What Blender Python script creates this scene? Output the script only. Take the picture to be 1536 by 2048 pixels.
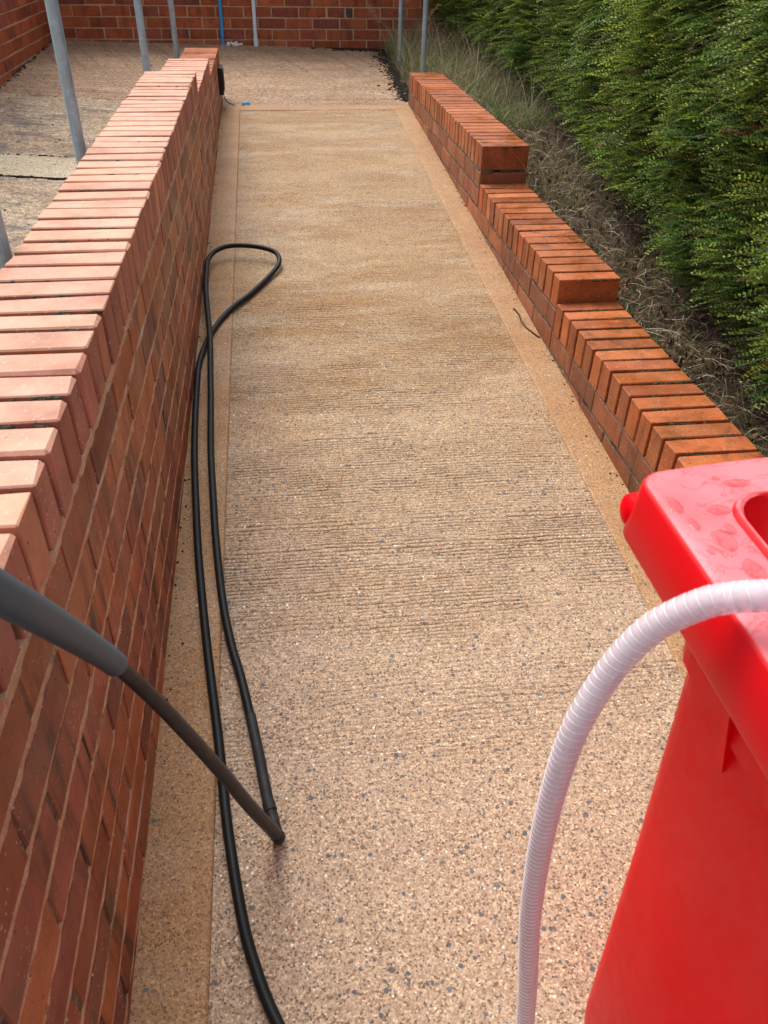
import bpy, bmesh, math, random
import numpy as np
from mathutils import Vector, Matrix, Euler
random.seed(7); rng = np.random.default_rng(11)
S = bpy.context.scene
for o in list(bpy.data.objects): bpy.data.objects.remove(o)
col = S.collection

# ---------------------------------------------------------------- camera
cd = bpy.data.cameras.new('camera'); cam = bpy.data.objects.new('camera', cd); col.objects.link(cam)
cd.sensor_fit = 'VERTICAL'; cd.sensor_height = 36.0; cd.sensor_width = 27.0
cd.lens = 1597.27 / 2048 * 36.0
CM = [[0.991665, 0.061799, -0.113051], [-0.127613, 0.591952, -0.795806], [0.01774, 0.8036, 0.594905]]
cam.matrix_world = Matrix(CM).to_4x4()
cam.location = (0, 0, 1.4)
cd.clip_start = 0.02; cd.clip_end = 600
cd.dof.use_dof = True; cd.dof.focus_distance = 2.3; cd.dof.aperture_fstop = 11.5
S.camera = cam

# ---------------------------------------------------------------- light
W = bpy.data.worlds.new('World'); S.world = W; W.use_nodes = True
nt = W.node_tree; nt.nodes.clear()
sky = nt.nodes.new('ShaderNodeTexSky'); sky.sky_type = 'NISHITA'; sky.sun_disc = False
SUN_EL, SUN_AZ = math.radians(58), math.radians(-26)      # azimuth clockwise from +Y
sky.sun_elevation = SUN_EL; sky.sun_rotation = SUN_AZ
sky.air_density = 1.3; sky.dust_density = 4.0; sky.ozone_density = 1.0
hs = nt.nodes.new('ShaderNodeHueSaturation'); hs.inputs['Saturation'].default_value = 0.45
bg = nt.nodes.new('ShaderNodeBackground'); bg.inputs['Strength'].default_value = 0.15
wo = nt.nodes.new('ShaderNodeOutputWorld')
nt.links.new(sky.outputs[0], hs.inputs['Color']); nt.links.new(hs.outputs[0], bg.inputs[0]); nt.links.new(bg.outputs[0], wo.inputs[0])
sd = bpy.data.lights.new('sun', 'SUN'); sd.energy = 1.3; sd.angle = math.radians(36); sd.color = (1.0, 0.965, 0.91)
sun = bpy.data.objects.new('sun', sd); col.objects.link(sun)
dirn = Vector((math.sin(SUN_AZ)*math.cos(SUN_EL), math.cos(SUN_AZ)*math.cos(SUN_EL), math.sin(SUN_EL)))
sun.rotation_euler = dirn.to_track_quat('Z', 'Y').to_euler(); sun.location = (0, 5, 6)
S.view_settings.view_transform = 'Standard'; S.view_settings.look = 'None'
S.view_settings.exposure = 0.66; S.view_settings.gamma = 1.0; S.view_settings.use_curve_mapping = False

# ---------------------------------------------------------------- geometry constants (metres, z=0 at the ramp under the camera)
XL = -0.296          # ramp side face of the left wall
XR = 0.9376          # ramp side face of the right wall
YJ = 5.85            # where the ramp meets the landing
YB = 7.75            # back wall face
XS = -1.69           # side wall face, far left
GS = 0.0698
def ramp_z(y): return GS * y
def landing_z(x, y):
    zf = 0.408 + max(0.0, min(1.0, (XL - x) / 1.394)) * 0.087
    zb = 0.542 - 0.0205 * x
    t = (y - YJ) / (YB - YJ)
    if t < 0: return zf + 0.04 * (y - YJ)
    return zf + (zb - zf) * t
def soil_z(x, y): return 0.165 + 0.05 * y + 0.05 * max(0, x - 1.2)

# ---------------------------------------------------------------- node helpers
class NB:
    def __init__(s, name):
        s.m = bpy.data.materials.new(name); s.m.use_nodes = True; s.t = s.m.node_tree; s.t.nodes.clear()
        s.out = s.t.nodes.new('ShaderNodeOutputMaterial'); s.b = s.t.nodes.new('ShaderNodeBsdfPrincipled')
        s.t.links.new(s.b.outputs[0], s.out.inputs[0])
    def n(s, ty, **kw):
        x = s.t.nodes.new(ty)
        for k, v in kw.items(): setattr(x, k, v)
        return x
    def put(s, sock, v):
        if v is None: return
        if hasattr(v, 'is_linked') or isinstance(v, bpy.types.NodeSocket): s.t.links.new(v, sock)
        elif isinstance(v, (tuple, list)) and len(v) == 3 and sock.type == 'RGBA': sock.default_value = (*v, 1)
        else: sock.default_value = v
    def math(s, op, a, b=0.0, c=0.0, clamp=False):
        x = s.n('ShaderNodeMath', operation=op, use_clamp=clamp); s.put(x.inputs[0], a); s.put(x.inputs[1], b); s.put(x.inputs[2], c); return x.outputs[0]
    def vmath(s, op, a, b=(0, 0, 0)):
        x = s.n('ShaderNodeVectorMath', operation=op); s.put(x.inputs[0], a); s.put(x.inputs[1], b); return x.outputs[0]
    def coord(s, which='Object'):
        return s.n('ShaderNodeTexCoord').outputs[which]
    def pos(s): return s.n('ShaderNodeNewGeometry').outputs['Position']
    def mapping(s, v, scale=(1, 1, 1), rot=(0, 0, 0), loc=(0, 0, 0)):
        x = s.n('ShaderNodeMapping'); s.put(x.inputs['Vector'], v); x.inputs['Scale'].default_value = scale; x.inputs['Rotation'].default_value = rot; x.inputs['Location'].default_value = loc; return x.outputs[0]
    def noise(s, v, scale, detail=3, rough=0.55, dist=0.0):
        x = s.n('ShaderNodeTexNoise'); s.put(x.inputs['Vector'], v); x.inputs['Scale'].default_value = scale; x.inputs['Detail'].default_value = detail; x.inputs['Roughness'].default_value = rough; x.inputs['Distortion'].default_value = dist; return x.outputs[0]
    def vor(s, v, scale, feature='F1', rnd=1.0):
        x = s.n('ShaderNodeTexVoronoi', feature=feature); s.put(x.inputs['Vector'], v); x.inputs['Scale'].default_value = scale; x.inputs['Randomness'].default_value = rnd; return x
    def ramp(s, f, stops, interp='LINEAR'):
        x = s.n('ShaderNodeValToRGB'); s.put(x.inputs[0], f); cr = x.color_ramp; cr.interpolation = interp
        while len(cr.elements) < len(stops): cr.elements.new(0.5)
        for e, (p, c) in zip(cr.elements, stops):
            e.position = p; e.color = (c, c, c, 1) if isinstance(c, (int, float)) else (*c, 1)
        return x.outputs[0]
    def mix(s, f, a, b, mode='MIX'):
        x = s.n('ShaderNodeMix', data_type='RGBA', blend_type=mode); s.put(x.inputs[0], f); s.put(x.inputs[6], a); s.put(x.inputs[7], b); return x.outputs[2]
    def val(s, f, lo, hi, a=0.0, b=1.0):
        x = s.n('ShaderNodeMapRange'); s.put(x.inputs[0], f); x.inputs[1].default_value = lo; x.inputs[2].default_value = hi; x.inputs[3].default_value = a; x.inputs[4].default_value = b; return x.outputs[0]
    def bump(s, h, strength=0.5, dist=0.002, normal=None):
        x = s.n('ShaderNodeBump'); x.inputs['Strength'].default_value = strength; x.inputs['Distance'].default_value = dist; s.put(x.inputs['Height'], h)
        if normal is not None: s.put(x.inputs['Normal'], normal)
        return x.outputs[0]
    def rand(s): return s.n('ShaderNodeObjectInfo').outputs['Random']
    def attr(s, name): return s.n('ShaderNodeAttribute', attribute_name=name).outputs['Fac']
    def acol(s, name): return s.n('ShaderNodeAttribute', attribute_name=name).outputs['Color']
    def sep(s, v):
        x = s.n('ShaderNodeSeparateXYZ'); s.put(x.inputs[0], v); return x.outputs
    def set(s, **kw):
        for k, v in kw.items(): s.put(s.b.inputs[k.replace('_', ' ')], v)
        return s.m

def brick_mat(name, cols, rough=(0.3, 0.5), stain=0.5, pits=0.4, dirt=(0.03, 0.02, 0.015), spec=0.5, lit_dry_top=None, coat=0.0):
    b = NB(name)
    r = b.rand()
    base = b.ramp(r, [(i / max(1, len(cols)), c) for i, c in enumerate(cols)], 'CONSTANT')
    r2 = b.math('FRACT', b.math('MULTIPLY', r, 57.31))
    off = b.vmath('SCALE', (13.7, 5.1, 9.3)); off.node.inputs[3].default_value = 1; b.put(off.node.inputs[3], b.math('MULTIPLY', r, 40.0))
    oc = b.vmath('ADD', b.coord(), off)
    P = b.pos()
    base = b.mix(b.val(r2, 0, 1, 0.0, 0.30), base, b.ramp(r2, [(0, cols[0]), (1, cols[-1])]))
    base = b.mix(1.0, base, b.ramp(r2, [(0, 0.74), (1, 1.18)]), 'MULTIPLY')
    m1 = b.noise(oc, 14, 4, 0.6); base = b.mix(1.0, base, b.ramp(m1, [(0.28, 0.70), (0.72, 1.22)]), 'MULTIPLY')
    g = b.noise(oc, 420, 2, 0.7); base = b.mix(1.0, base, b.ramp(g, [(0.3, 0.86), (0.7, 1.12)]), 'MULTIPLY')
    # pale sand grains and black flecks baked into the face
    v = b.vor(oc, 260); fl = b.math('MULTIPLY', b.math('GREATER_THAN', b.sep(v.outputs['Color'])[0], 0.965), b.math('LESS_THAN', v.outputs['Distance'], 0.42))
    base = b.mix(b.math('MULTIPLY', fl, 0.6), base, (0.75, 0.6, 0.5))
    v2 = b.vor(oc, 120); f2 = b.math('MULTIPLY', b.math('GREATER_THAN', b.sep(v2.outputs['Color'])[1], 0.955), b.math('LESS_THAN', v2.outputs['Distance'], 0.30))
    base = b.mix(b.math('MULTIPLY', f2, 0.8), base, dirt)
    # drip stains running down the wall
    st = b.noise(b.mapping(P, (22, 22, 3.2)), 1.0, 5, 0.65, 0.4)
    st2 = b.noise(P, 2.1, 3, 0.5)
    sf = b.math('MULTIPLY', b.ramp(st, [(0.50, 0), (0.64, 1)]), b.ramp(st2, [(0.40, 0), (0.58, 1)]))
    base = b.mix(b.math('MULTIPLY', sf, stain), base, dirt)
    ws = b.noise(b.mapping(P, (5, 5, 9)), 1.0, 6, 0.75, 0.6); base = b.mix(b.math('MULTIPLY', b.ramp(ws, [(0.66, 0), (0.78, 0.55)]), stain), base, (0.62, 0.50, 0.44))
    if lit_dry_top:  # upward faces paler: sky light painted in, along with dry brick tone
        d = b.noise(oc, 9, 5, 0.65); nz = b.sep(b.n('ShaderNodeNewGeometry').outputs['Normal'])[2]; base = b.mix(b.math('MULTIPLY', b.val(nz, 0.3, 0.9, 0.12, 1.0), b.ramp(d, [(0.30, lit_dry_top[1] * .35), (0.62, lit_dry_top[1])])), base, lit_dry_top[0])
    h = b.math('ADD', b.math('MULTIPLY', b.noise(oc, 120, 4, 0.7), 0.5), b.math('ADD', b.math('MULTIPLY', g, 0.25), b.math('MULTIPLY', m1, 1.2)))
    h = b.math('SUBTRACT', h, b.math('MULTIPLY', f2, 1.0))
    rr = b.val(b.noise(P, 6, 4, 0.6), 0.35, 0.65, rough[0], rough[1])
    b.set(Base_Color=base, Roughness=rr, Normal=b.bump(h, pits, 0.0022), Specular_IOR_Level=spec, Coat_Weight=coat, Coat_Roughness=0.22)
    return b.m

M = {}
M['brick_wet'] = brick_mat('wet_red_brick', [(0.35, 0.082, 0.030), (0.26, 0.066, 0.040), (0.40, 0.108, 0.036), (0.27, 0.068, 0.044), (0.31, 0.072, 0.028), (0.42, 0.128, 0.050)], (0.32, 0.6), 0.95, 0.35, spec=0.28)
M['brick_back'] = brick_mat('old_red_brick', [(0.44, 0.105, 0.040), (0.37, 0.088, 0.044), (0.50, 0.135, 0.050), (0.31, 0.080, 0.050), (0.41, 0.095, 0.034)], (0.6, 0.85), 0.5, 0.45, spec=0.25)
M['coping_dry'] = brick_mat('dry_pink_coping_brick', [(0.50, 0.185, 0.095), (0.45, 0.155, 0.085), (0.57, 0.225, 0.115), (0.46, 0.160, 0.100), (0.40, 0.130, 0.075)], (0.6, 0.85), 0.25, 0.45, spec=0.3, lit_dry_top=((0.80, 0.47, 0.34), 0.68))
M['coping_wet'] = brick_mat('wet_orange_coping_brick', [(0.47, 0.130, 0.036), (0.42, 0.110, 0.032), (0.51, 0.150, 0.044), (0.44, 0.115, 0.030), (0.37, 0.098, 0.034)], (0.24, 0.65), 0.55, 0.28, spec=0.4)
M['brick_right'] = brick_mat('damp_orange_brick', [(0.36, 0.110, 0.045), (0.31, 0.095, 0.042), (0.40, 0.130, 0.050), (0.28, 0.085, 0.040)], (0.35, 0.6), 0.65, 0.25, spec=0.4)
M['brick_burnt'] = brick_mat('burnt_dark_brick', [(0.05, 0.035, 0.032)], (0.4, 0.6), 0.2, 0.3)

def mortar_mat(name, c1, c2, dark, darkf):
    b = NB(name); P = b.pos()
    a = b.noise(P, 40, 5, 0.7); g = b.noise(P, 420, 2, 0.8)
    base = b.mix(b.ramp(a, [(0.35, 0), (0.65, 1)]), c1, c2)
    base = b.mix(1.0, base, b.ramp(g, [(0.3, 0.6), (0.7, 1.3)]), 'MULTIPLY')
    d = b.noise(P, 11, 5, 0.7); base = b.mix(b.ramp(d, [(darkf, 0), (darkf + 0.12, 0.9)]), base, dark)
    w = b.noise(P, 3.3, 4, 0.7); base = b.mix(b.ramp(w, [(0.60, 0), (0.70, 0.75)]), base, (0.66, 0.62, 0.55))
    b.set(Base_Color=base, Roughness=0.9, Normal=b.bump(b.math('ADD', a, g), 0.9, 0.003)); return b.m
M['mortar'] = mortar_mat('sandy_mortar', (0.76, 0.48, 0.28), (0.55, 0.31, 0.17), (0.05, 0.035, 0.022), 0.57)
M['mortar_back'] = mortar_mat('tan_mortar', (0.72, 0.50, 0.31), (0.58, 0.37, 0.22), (0.08, 0.05, 0.03), 0.66)
M['mortar_dark'] = mortar_mat('weathered_dark_mortar', (0.30, 0.205, 0.125), (0.10, 0.07, 0.045), (0.018, 0.018, 0.012), 0.48)
M['mortar_black'] = mortar_mat('mossy_black_joint', (0.17, 0.12, 0.075), (0.05, 0.038, 0.026), (0.012, 0.013, 0.008), 0.42)
M['mortar_right'] = mortar_mat('grey_brown_mortar', (0.22, 0.155, 0.095), (0.13, 0.095, 0.06), (0.025, 0.025, 0.018), 0.52)

def concrete(name, main, rust, pale, chipdens, groove_c, ring=0.0, specks=0.96, rough=(0.42, 0.75), grainy=1.0, bump=0.6, chips_by_y=False, greyness=0.0):
    b = NB(name); P = b.pos(); xyz = b.sep(P)
    big = b.noise(b.mapping(P, (0.7, 1.6, 1)), 1.3, 4, 0.6)
    mid = b.noise(b.mapping(P, (1.6, 7.0, 1)), 1.6, 5, 0.65)
    base = b.mix(b.ramp(big, [(0.36, 0), (0.62, 1)]), main, rust)
    base = b.mix(b.ramp(mid, [(0.46, 0), (0.70, 0.6)]), base, pale)
    if chips_by_y:      # scrubbed cleaner and pinker in the lower reach, where the washing was finished
        base = b.mix(b.val(b.math('ADD', xyz[1], b.math('MULTIPLY', big, 1.5)), 1.9, 3.6, 0.85, 0.0), base, (0.51, 0.375, 0.262))
    if greyness:
        cg = b.noise(P, 46, 4, 0.75); base = b.mix(1.0, base, b.ramp(cg, [(0.34, 0.55), (0.5, 1.0), (0.64, 1.5)]), 'MULTIPLY')
        gn = b.noise(b.mapping(P, (1, 2.2, 1)), 3.1, 5, 0.7); base = b.mix(b.ramp(gn, [(0.5, 0), (0.62, greyness)]), base, (0.13, 0.12, 0.115))
    gr = b.vor(P, 300); gc = b.sep(gr.outputs['Color'])
    base = b.mix(0.85 * grainy, base, b.ramp(gc[0], [(0, (0.36, 0.27, 0.20)), (0.11, (0.80, 0.70, 0.62)), (0.40, (1.0, 1.0, 1.0)), (0.72, (1.25, 1.23, 1.2)), (0.93, (1.7, 1.7, 1.65))], 'CONSTANT'), 'MULTIPLY')
    g2 = b.vor(P, 520); base = b.mix(0.5 * grainy, base, b.ramp(b.sep(g2.outputs['Color'])[1], [(0, 0.6), (0.3, 0.9), (0.6, 1.1), (0.88, 1.35)], 'CONSTANT'), 'MULTIPLY')
    h = b.math('ADD', b.math('MULTIPLY', gc[2], 0.7), b.math('MULTIPLY', b.noise(P, 170, 3, 0.7), 1.3))
    if groove_c:
        ga = b.attr('groove'); base = b.mix(b.val(b.math('MULTIPLY', ga, b.val(b.noise(P, 75, 3, 0.7), 0.35, 0.62, 0.25, 1.3)), 0.15, 0.9, 0.0, 0.9), base, groove_c)
    # blue-grey stone chips, larger and smaller
    for sc, th, dd, colr in ((80, chipdens, 0.36, (0.075, 0.088, 0.100)), (150, chipdens - 0.022, 0.38, (0.085, 0.088, 0.092)), (230, specks, 0.40, (0.04, 0.032, 0.028)), (110, 0.985, 0.25, (0.75, 0.68, 0.58))):
        v = b.vor(b.vmath('ADD', P, (sc * 0.37, sc * 0.11, 0)), sc); s3 = b.sep(v.outputs['Color'])
        thr = th
        if chips_by_y and sc < 200: thr = b.math('ADD', b.val(xyz[1], 1.0, 3.4, th - 0.045, th + 0.035), b.math('MULTIPLY', b.math('SUBTRACT', 0.5, b.noise(P, 4.5, 3, 0.6)), 0.22))
        f = b.math('MULTIPLY', b.math('GREATER_THAN', s3[0], thr), b.math('LESS_THAN', b.math('ADD', v.outputs['Distance'], b.math('MULTIPLY', b.noise(P, 400, 1), 0.2)), b.math('ADD', b.math('MULTIPLY', s3[1], 0.16), dd)))
        base = b.mix(b.math('MULTIPLY', f, 0.9), base, b.mix(s3[2], colr, tuple(c * 1.6 for c in colr)))
        h = b.math('ADD', h, b.math('MULTIPLY', f, 0.25))
    wet = b.noise(b.mapping(P, (1.2, 2.6, 1)), 2.2, 4, 0.6)
    b.set(Base_Color=base, Roughness=b.val(wet, 0.35, 0.65, rough[0], rough[1]), Normal=b.bump(h, bump, 0.0035), Specular_IOR_Level=0.4); return b.m
M['ramp'] = concrete('washed_aggregate_concrete', (0.44, 0.285, 0.140), (0.35, 0.200, 0.082), (0.54, 0.43, 0.29), 0.945, (0.16, 0.08, 0.03), chips_by_y=True, specks=0.955)
M['margin'] = concrete('trowelled_sandy_margin', (0.43, 0.25, 0.115), (0.38, 0.20, 0.085), (0.48, 0.31, 0.165), 0.972, None, specks=0.93, bump=0.35, grainy=0.75)
M['landing'] = concrete('dragged_landing_concrete', (0.43, 0.28, 0.170), (0.35, 0.215, 0.125), (0.53, 0.39, 0.265), 0.94, (0.13, 0.078, 0.045), specks=0.93, rough=(0.6, 0.9), greyness=0.25)
M['platform'] = concrete('rough_cream_concrete', (0.50, 0.38, 0.25), (0.42, 0.30, 0.19), (0.62, 0.53, 0.39), 0.92, None, specks=0.92, rough=(0.6, 0.9), greyness=0.8, bump=0.9)
M['strip'] = concrete('pale_joint_strip', (0.55, 0.47, 0.33), (0.48, 0.38, 0.25), (0.62, 0.55, 0.42), 0.95, None, specks=0.93, rough=(0.7, 0.9))

def simple(name, c, rough=0.5, metal=0.0, spec=0.4, bumps=None, var=0.0, vs=20, **kw):
    b = NB(name); base = c
    oc = b.coord()
    if var: base = b.mix(1.0, c, b.ramp(b.noise(oc, vs, 4, 0.65), [(0.3, 1 - var), (0.7, 1 + var)]), 'MULTIPLY')
    b.set(Base_Color=base, Roughness=rough, Metallic=metal, Specular_IOR_Level=spec)
    if bumps: b.set(Normal=b.bump(b.noise(oc, bumps[0], 3, 0.6), bumps[1], bumps[2]))
    for k, v in kw.items(): b.put(b.b.inputs[k.replace('_', ' ')], v)
    return b.m
b = NB('galvanised_steel'); oc = b.coord()
st = b.noise(b.mapping(oc, (60, 60, 5)), 1.0, 5, 0.7); sp = b.vor(oc, 55)
base = b.mix(b.ramp(st, [(0.35, 0), (0.7, 1)]), (0.27, 0.36, 0.41), (0.46, 0.55, 0.59))
base = b.mix(0.35, base, b.ramp(b.sep(sp.outputs['Color'])[0], [(0, 0.7), (1, 1.3)]), 'MULTIPLY')
base = b.mix(b.ramp(b.noise(b.mapping(oc, (90, 90, 18)), 1.0, 3, 0.6), [(0.68, 0), (0.74, 0.8)]), base, (0.75, 0.78, 0.78))
b.set(Base_Color=base, Metallic=0.45, Roughness=b.val(st, 0.3, 0.7, 0.45, 0.7), Normal=b.bump(st, 0.2, 0.001)); M['galv'] = b.m
M['rubber'] = simple('black_rubber_hose', (0.008, 0.009, 0.010), 0.5, spec=0.25, bumps=(300, 0.15, 0.0006), var=0.3, vs=30)
M['fitting'] = simple('scuffed_black_fitting', (0.022, 0.022, 0.024), 0.6, spec=0.3, bumps=(160, 0.3, 0.0008), var=0.5, vs=60)
M['lance_grey'] = simple('slate_grey_plastic_sleeve', (0.036, 0.085, 0.120), 0.40, var=0.12, vs=12, bumps=(200, 0.1, 0.0005))
M['lance_black'] = simple('worn_dark_lance_tube', (0.020, 0.022, 0.027), 0.45, spec=0.3, bumps=(120, 0.25, 0.0008), var=0.5, vs=45)
M['blue'] = simple('blue_polythene_pipe', (0.030, 0.36, 0.78), 0.45, var=0.12, vs=25)
M['white'] = simple('white_plastic_pipe', (0.72, 0.82, 0.86), 0.4, var=0.1, vs=30)
M['cloth'] = simple('white_crumpled_foam', (0.72, 0.68, 0.62), 0.8, var=0.15)
M['blackbox'] = simple('black_plastic_box', (0.012, 0.012, 0.013), 0.45)
M['soil'] = None
b = NB('dark_bed_soil'); P = b.pos()
a = b.noise(P, 9, 6, 0.7); g = b.noise(P, 160, 3, 0.7)
base = b.mix(b.ramp(a, [(0.35, 0), (0.65, 1)]), (0.060, 0.036, 0.024), (0.13, 0.078, 0.048)); base = b.mix(1.0, base, b.ramp(g, [(0.3, 0.5), (0.7, 1.5)]), 'MULTIPLY')
b.set(Base_Color=base, Roughness=0.95, Normal=b.bump(b.math('ADD', a, g), 1.0, 0.01)); M['soil'] = b.m
M['moss'] = simple('dark_moss', (0.028, 0.032, 0.012), 0.95, var=0.8, vs=40, bumps=(300, 1.0, 0.002))
M['mud'] = simple('black_mud_and_silt', (0.030, 0.023, 0.017), 0.95, spec=0.15, var=0.7, vs=45, bumps=(90, 1.0, 0.004))
M['stem'] = simple('brown_twig', (0.09, 0.055, 0.035), 0.85, var=0.3)
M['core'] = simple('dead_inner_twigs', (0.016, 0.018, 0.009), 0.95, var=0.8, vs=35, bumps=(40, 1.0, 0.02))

def leafy(name, rough=0.42, trans=0.25, spec=0.5):
    b = NB(name); c = b.acol('tint')
    b.set(Base_Color=c, Roughness=rough, Specular_IOR_Level=spec)
    t = b.n('ShaderNodeBsdfTranslucent'); b.t.links.new(c, t.inputs[0]); mx = b.n('ShaderNodeMixShader'); mx.inputs[0].default_value = trans
    b.t.links.new(b.b.outputs[0], mx.inputs[1]); b.t.links.new(t.outputs[0], mx.inputs[2]); b.t.links.new(mx.outputs[0], b.out.inputs[0]); return b.m
M['leaf'] = leafy('small_glossy_leaves', 0.5, 0.3, 0.3); M['grass'] = leafy('grass_blades', 0.6, 0.25, 0.3); M['straw'] = leafy('dry_straw', 0.8, 0.1, 0.2)

# red plastic with thin film of rain water standing in patches
b = NB('red_polyethylene'); oc = b.coord(); P = b.pos()
n1 = b.noise(oc, 3.0, 4, 0.6); n2 = b.noise(oc, 16, 3, 0.55, 1.4)
base = b.mix(b.ramp(n1, [(0.3, 0), (0.7, 1)]), (0.84, 0.0012, 0.0060), (0.92, 0.0020, 0.009))
sc = b.noise(b.mapping(oc, (70, 70, 9)), 1.0, 4, 0.7); base = b.mix(b.ramp(sc, [(0.70, 0), (0.85, 0.18)]), base, (0.62, 0.06, 0.06))
low = b.math('MULTIPLY', b.val(b.math('ADD', b.sep(P)[2], b.math('MULTIPLY', b.math('SUBTRACT', 0.5, b.sep(P)[1]), 1.2)), 0.12, 0.50, 1.0, 0.0), b.ramp(b.noise(b.mapping(oc, (9, 9, 2.5)), 1.0, 5, 0.7), [(0.40, 0.0), (0.62, 0.55)])); base = b.mix(low, base, (0.60, 0.050, 0.070))  # duller pink low on the side: ground reflection painted in, with scuffs
dk = b.vor(oc, 45); base = b.mix(b.math('MULTIPLY', b.math('MULTIPLY', b.math('GREATER_THAN', b.sep(dk.outputs['Color'])[0], 0.93), b.math('LESS_THAN', dk.outputs['Distance'], 0.09)), 0.7), base, (0.10, 0.004, 0.006))
b.set(Base_Color=base, Roughness=b.val(b.noise(oc, 40, 3, 0.6), 0.3, 0.7, 0.30, 0.42), Specular_IOR_Level=0.05, Normal=b.bump(b.noise(oc, 260, 2, 0.6), 0.12, 0.0006))
M['red'] = b.m
b = NB('red_rim_sky_sheen'); oc = b.coord(); nz = b.sep(b.n('ShaderNodeNewGeometry').outputs['Normal'])[2]
sky_sheen = b.math('MULTIPLY', b.val(nz, 0.75, 0.97, 0.0, 1.0), b.ramp(b.noise(oc, 7, 5, 0.6), [(0.30, 0.55), (0.6, 1.0)]))  # upward faces tinted pink: sky reflection painted into the base colour
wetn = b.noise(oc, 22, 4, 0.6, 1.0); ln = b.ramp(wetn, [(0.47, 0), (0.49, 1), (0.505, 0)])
base = b.mix(b.math('MULTIPLY', sky_sheen, b.math('SUBTRACT', 1.0, b.math('MULTIPLY', ln, 0.55))), (0.72, 0.003, 0.008), (0.80, 0.20, 0.22))
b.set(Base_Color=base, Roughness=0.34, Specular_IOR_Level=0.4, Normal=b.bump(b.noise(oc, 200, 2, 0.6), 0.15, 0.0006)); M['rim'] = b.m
b = NB('clear_ribbed_pvc'); 
b.set(Base_Color=(0.95, 0.89, 0.92), Roughness=0.2, Transmission_Weight=0.62, IOR=1.12, Specular_IOR_Level=0.5); M['pvc'] = b.m
M['pvc_rib'] = simple('white_spiral_rib', (0.82, 0.80, 0.82), 0.35)
b = NB('milky_inner_wall'); b.set(Base_Color=(0.93, 0.82, 0.87), Roughness=0.3, Transmission_Weight=0.55, IOR=1.08); M['pvc_in'] = b.m
M['water'] = None
b = NB('rain_water_film'); b.set(Base_Color=(1, 1, 1), Roughness=0.03, Transmission_Weight=1.0, IOR=1.33); M['water'] = b.m

# ---------------------------------------------------------------- object helpers
def link(name, me, mat=None, parent=None, loc=None):
    if mat is not None and len(me.materials) == 0: me.materials.append(mat)
    o = bpy.data.objects.new(name, me); col.objects.link(o)
    if parent: o.parent = parent
    if loc is not None: o.location = loc
    return o
def tag(o, label, cat, group=None, kind=None):
    if label: o['label'] = label
    if cat: o['category'] = cat
    if group: o['group'] = group
    if kind: o['kind'] = kind
    return o
def thing(name, loc, label, cat, group=None):
    o = bpy.data.objects.new(name, None); o.empty_display_size = 0.1; col.objects.link(o); o.location = loc
    return tag(o, label, cat, group)
def npmesh(name, verts, faces, tint=None, smooth=False):
    """faces (n,3) or (n,4) int array; tint (nverts,4)"""
    me = bpy.data.meshes.new(name); verts = np.asarray(verts, np.float32); faces = np.asarray(faces, np.int32); k = faces.shape[1]
    me.vertices.add(len(verts)); me.vertices.foreach_set('co', verts.ravel())
    me.loops.add(faces.size); me.loops.foreach_set('vertex_index', faces.ravel())
    me.polygons.add(len(faces)); me.polygons.foreach_set('loop_start', np.arange(0, faces.size, k, dtype=np.int32)); me.polygons.foreach_set('loop_total', np.full(len(faces), k, np.int32))
    if smooth: me.polygons.foreach_set('use_smooth', np.ones(len(faces), bool))
    me.update(calc_edges=True)
    if tint is not None:
        a = me.color_attributes.new('tint', 'FLOAT_COLOR', 'POINT'); a.data.foreach_set('color', np.asarray(tint, np.float32).ravel())
    return me
def bm_mesh(bm, name, smooth=False):
    me = bpy.data.meshes.new(name); bmesh.ops.recalc_face_normals(bm, faces=bm.faces)
    bm.to_mesh(me); bm.free()
    if smooth: me.polygons.foreach_set('use_smooth', [True] * len(me.polygons)); me.set_sharp_from_angle(angle=math.radians(38))
    return me
def box_bm(bm, lo, hi):
    vs = [bm.verts.new((x, y, z)) for x in (lo[0], hi[0]) for y in (lo[1], hi[1]) for z in (lo[2], hi[2])]
    for f in ((0, 1, 3, 2), (4, 6, 7, 5), (0, 4, 5, 1), (2, 3, 7, 6), (0, 2, 6, 4), (1, 5, 7, 3)): bm.faces.new([vs[i] for i in f])
    if len(bm.faces) < 200: bmesh.ops.recalc_face_normals(bm, faces=bm.faces[:])
def grid_mesh(name, x0, x1, y0, y1, nx, ny, zf, groove=None, skirt=0.0):
    xs = np.linspace(x0, x1, nx + 1); ys = np.linspace(y0, y1, ny + 1); X, Y = np.meshgrid(xs, ys)
    Z = zf(X, Y); V = np.stack([X.ravel(), Y.ravel(), Z.ravel()], 1)
    i = np.arange(ny)[:, None] * (nx + 1) + np.arange(nx)[None, :]; i = i.ravel()
    F = np.stack([i, i + 1, i + nx + 2, i + nx + 1], 1)
    me = npmesh(name, V, F, smooth=True)
    if groove is not None:
        a = me.attributes.new('groove', 'FLOAT', 'POINT'); a.data.foreach_set('value', groove(X, Y).ravel().astype(np.float32))
    return me
def catmull(pts, n):
    P = [Vector(p) for p in pts]; P = [P[0] * 2 - P[1]] + P + [P[-1] * 2 - P[-2]]; out = []
    for i in range(1, len(P) - 2):
        for k in range(n):
            t = k / n; a, b_, c, d = P[i - 1], P[i], P[i + 1], P[i + 2]
            out.append(0.5 * ((2 * b_) + (c - a) * t + (2 * a - 5 * b_ + 4 * c - d) * t * t + (3 * b_ - a - 3 * c + d) * t ** 3))
    out.append(P[-2]); return out
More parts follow.
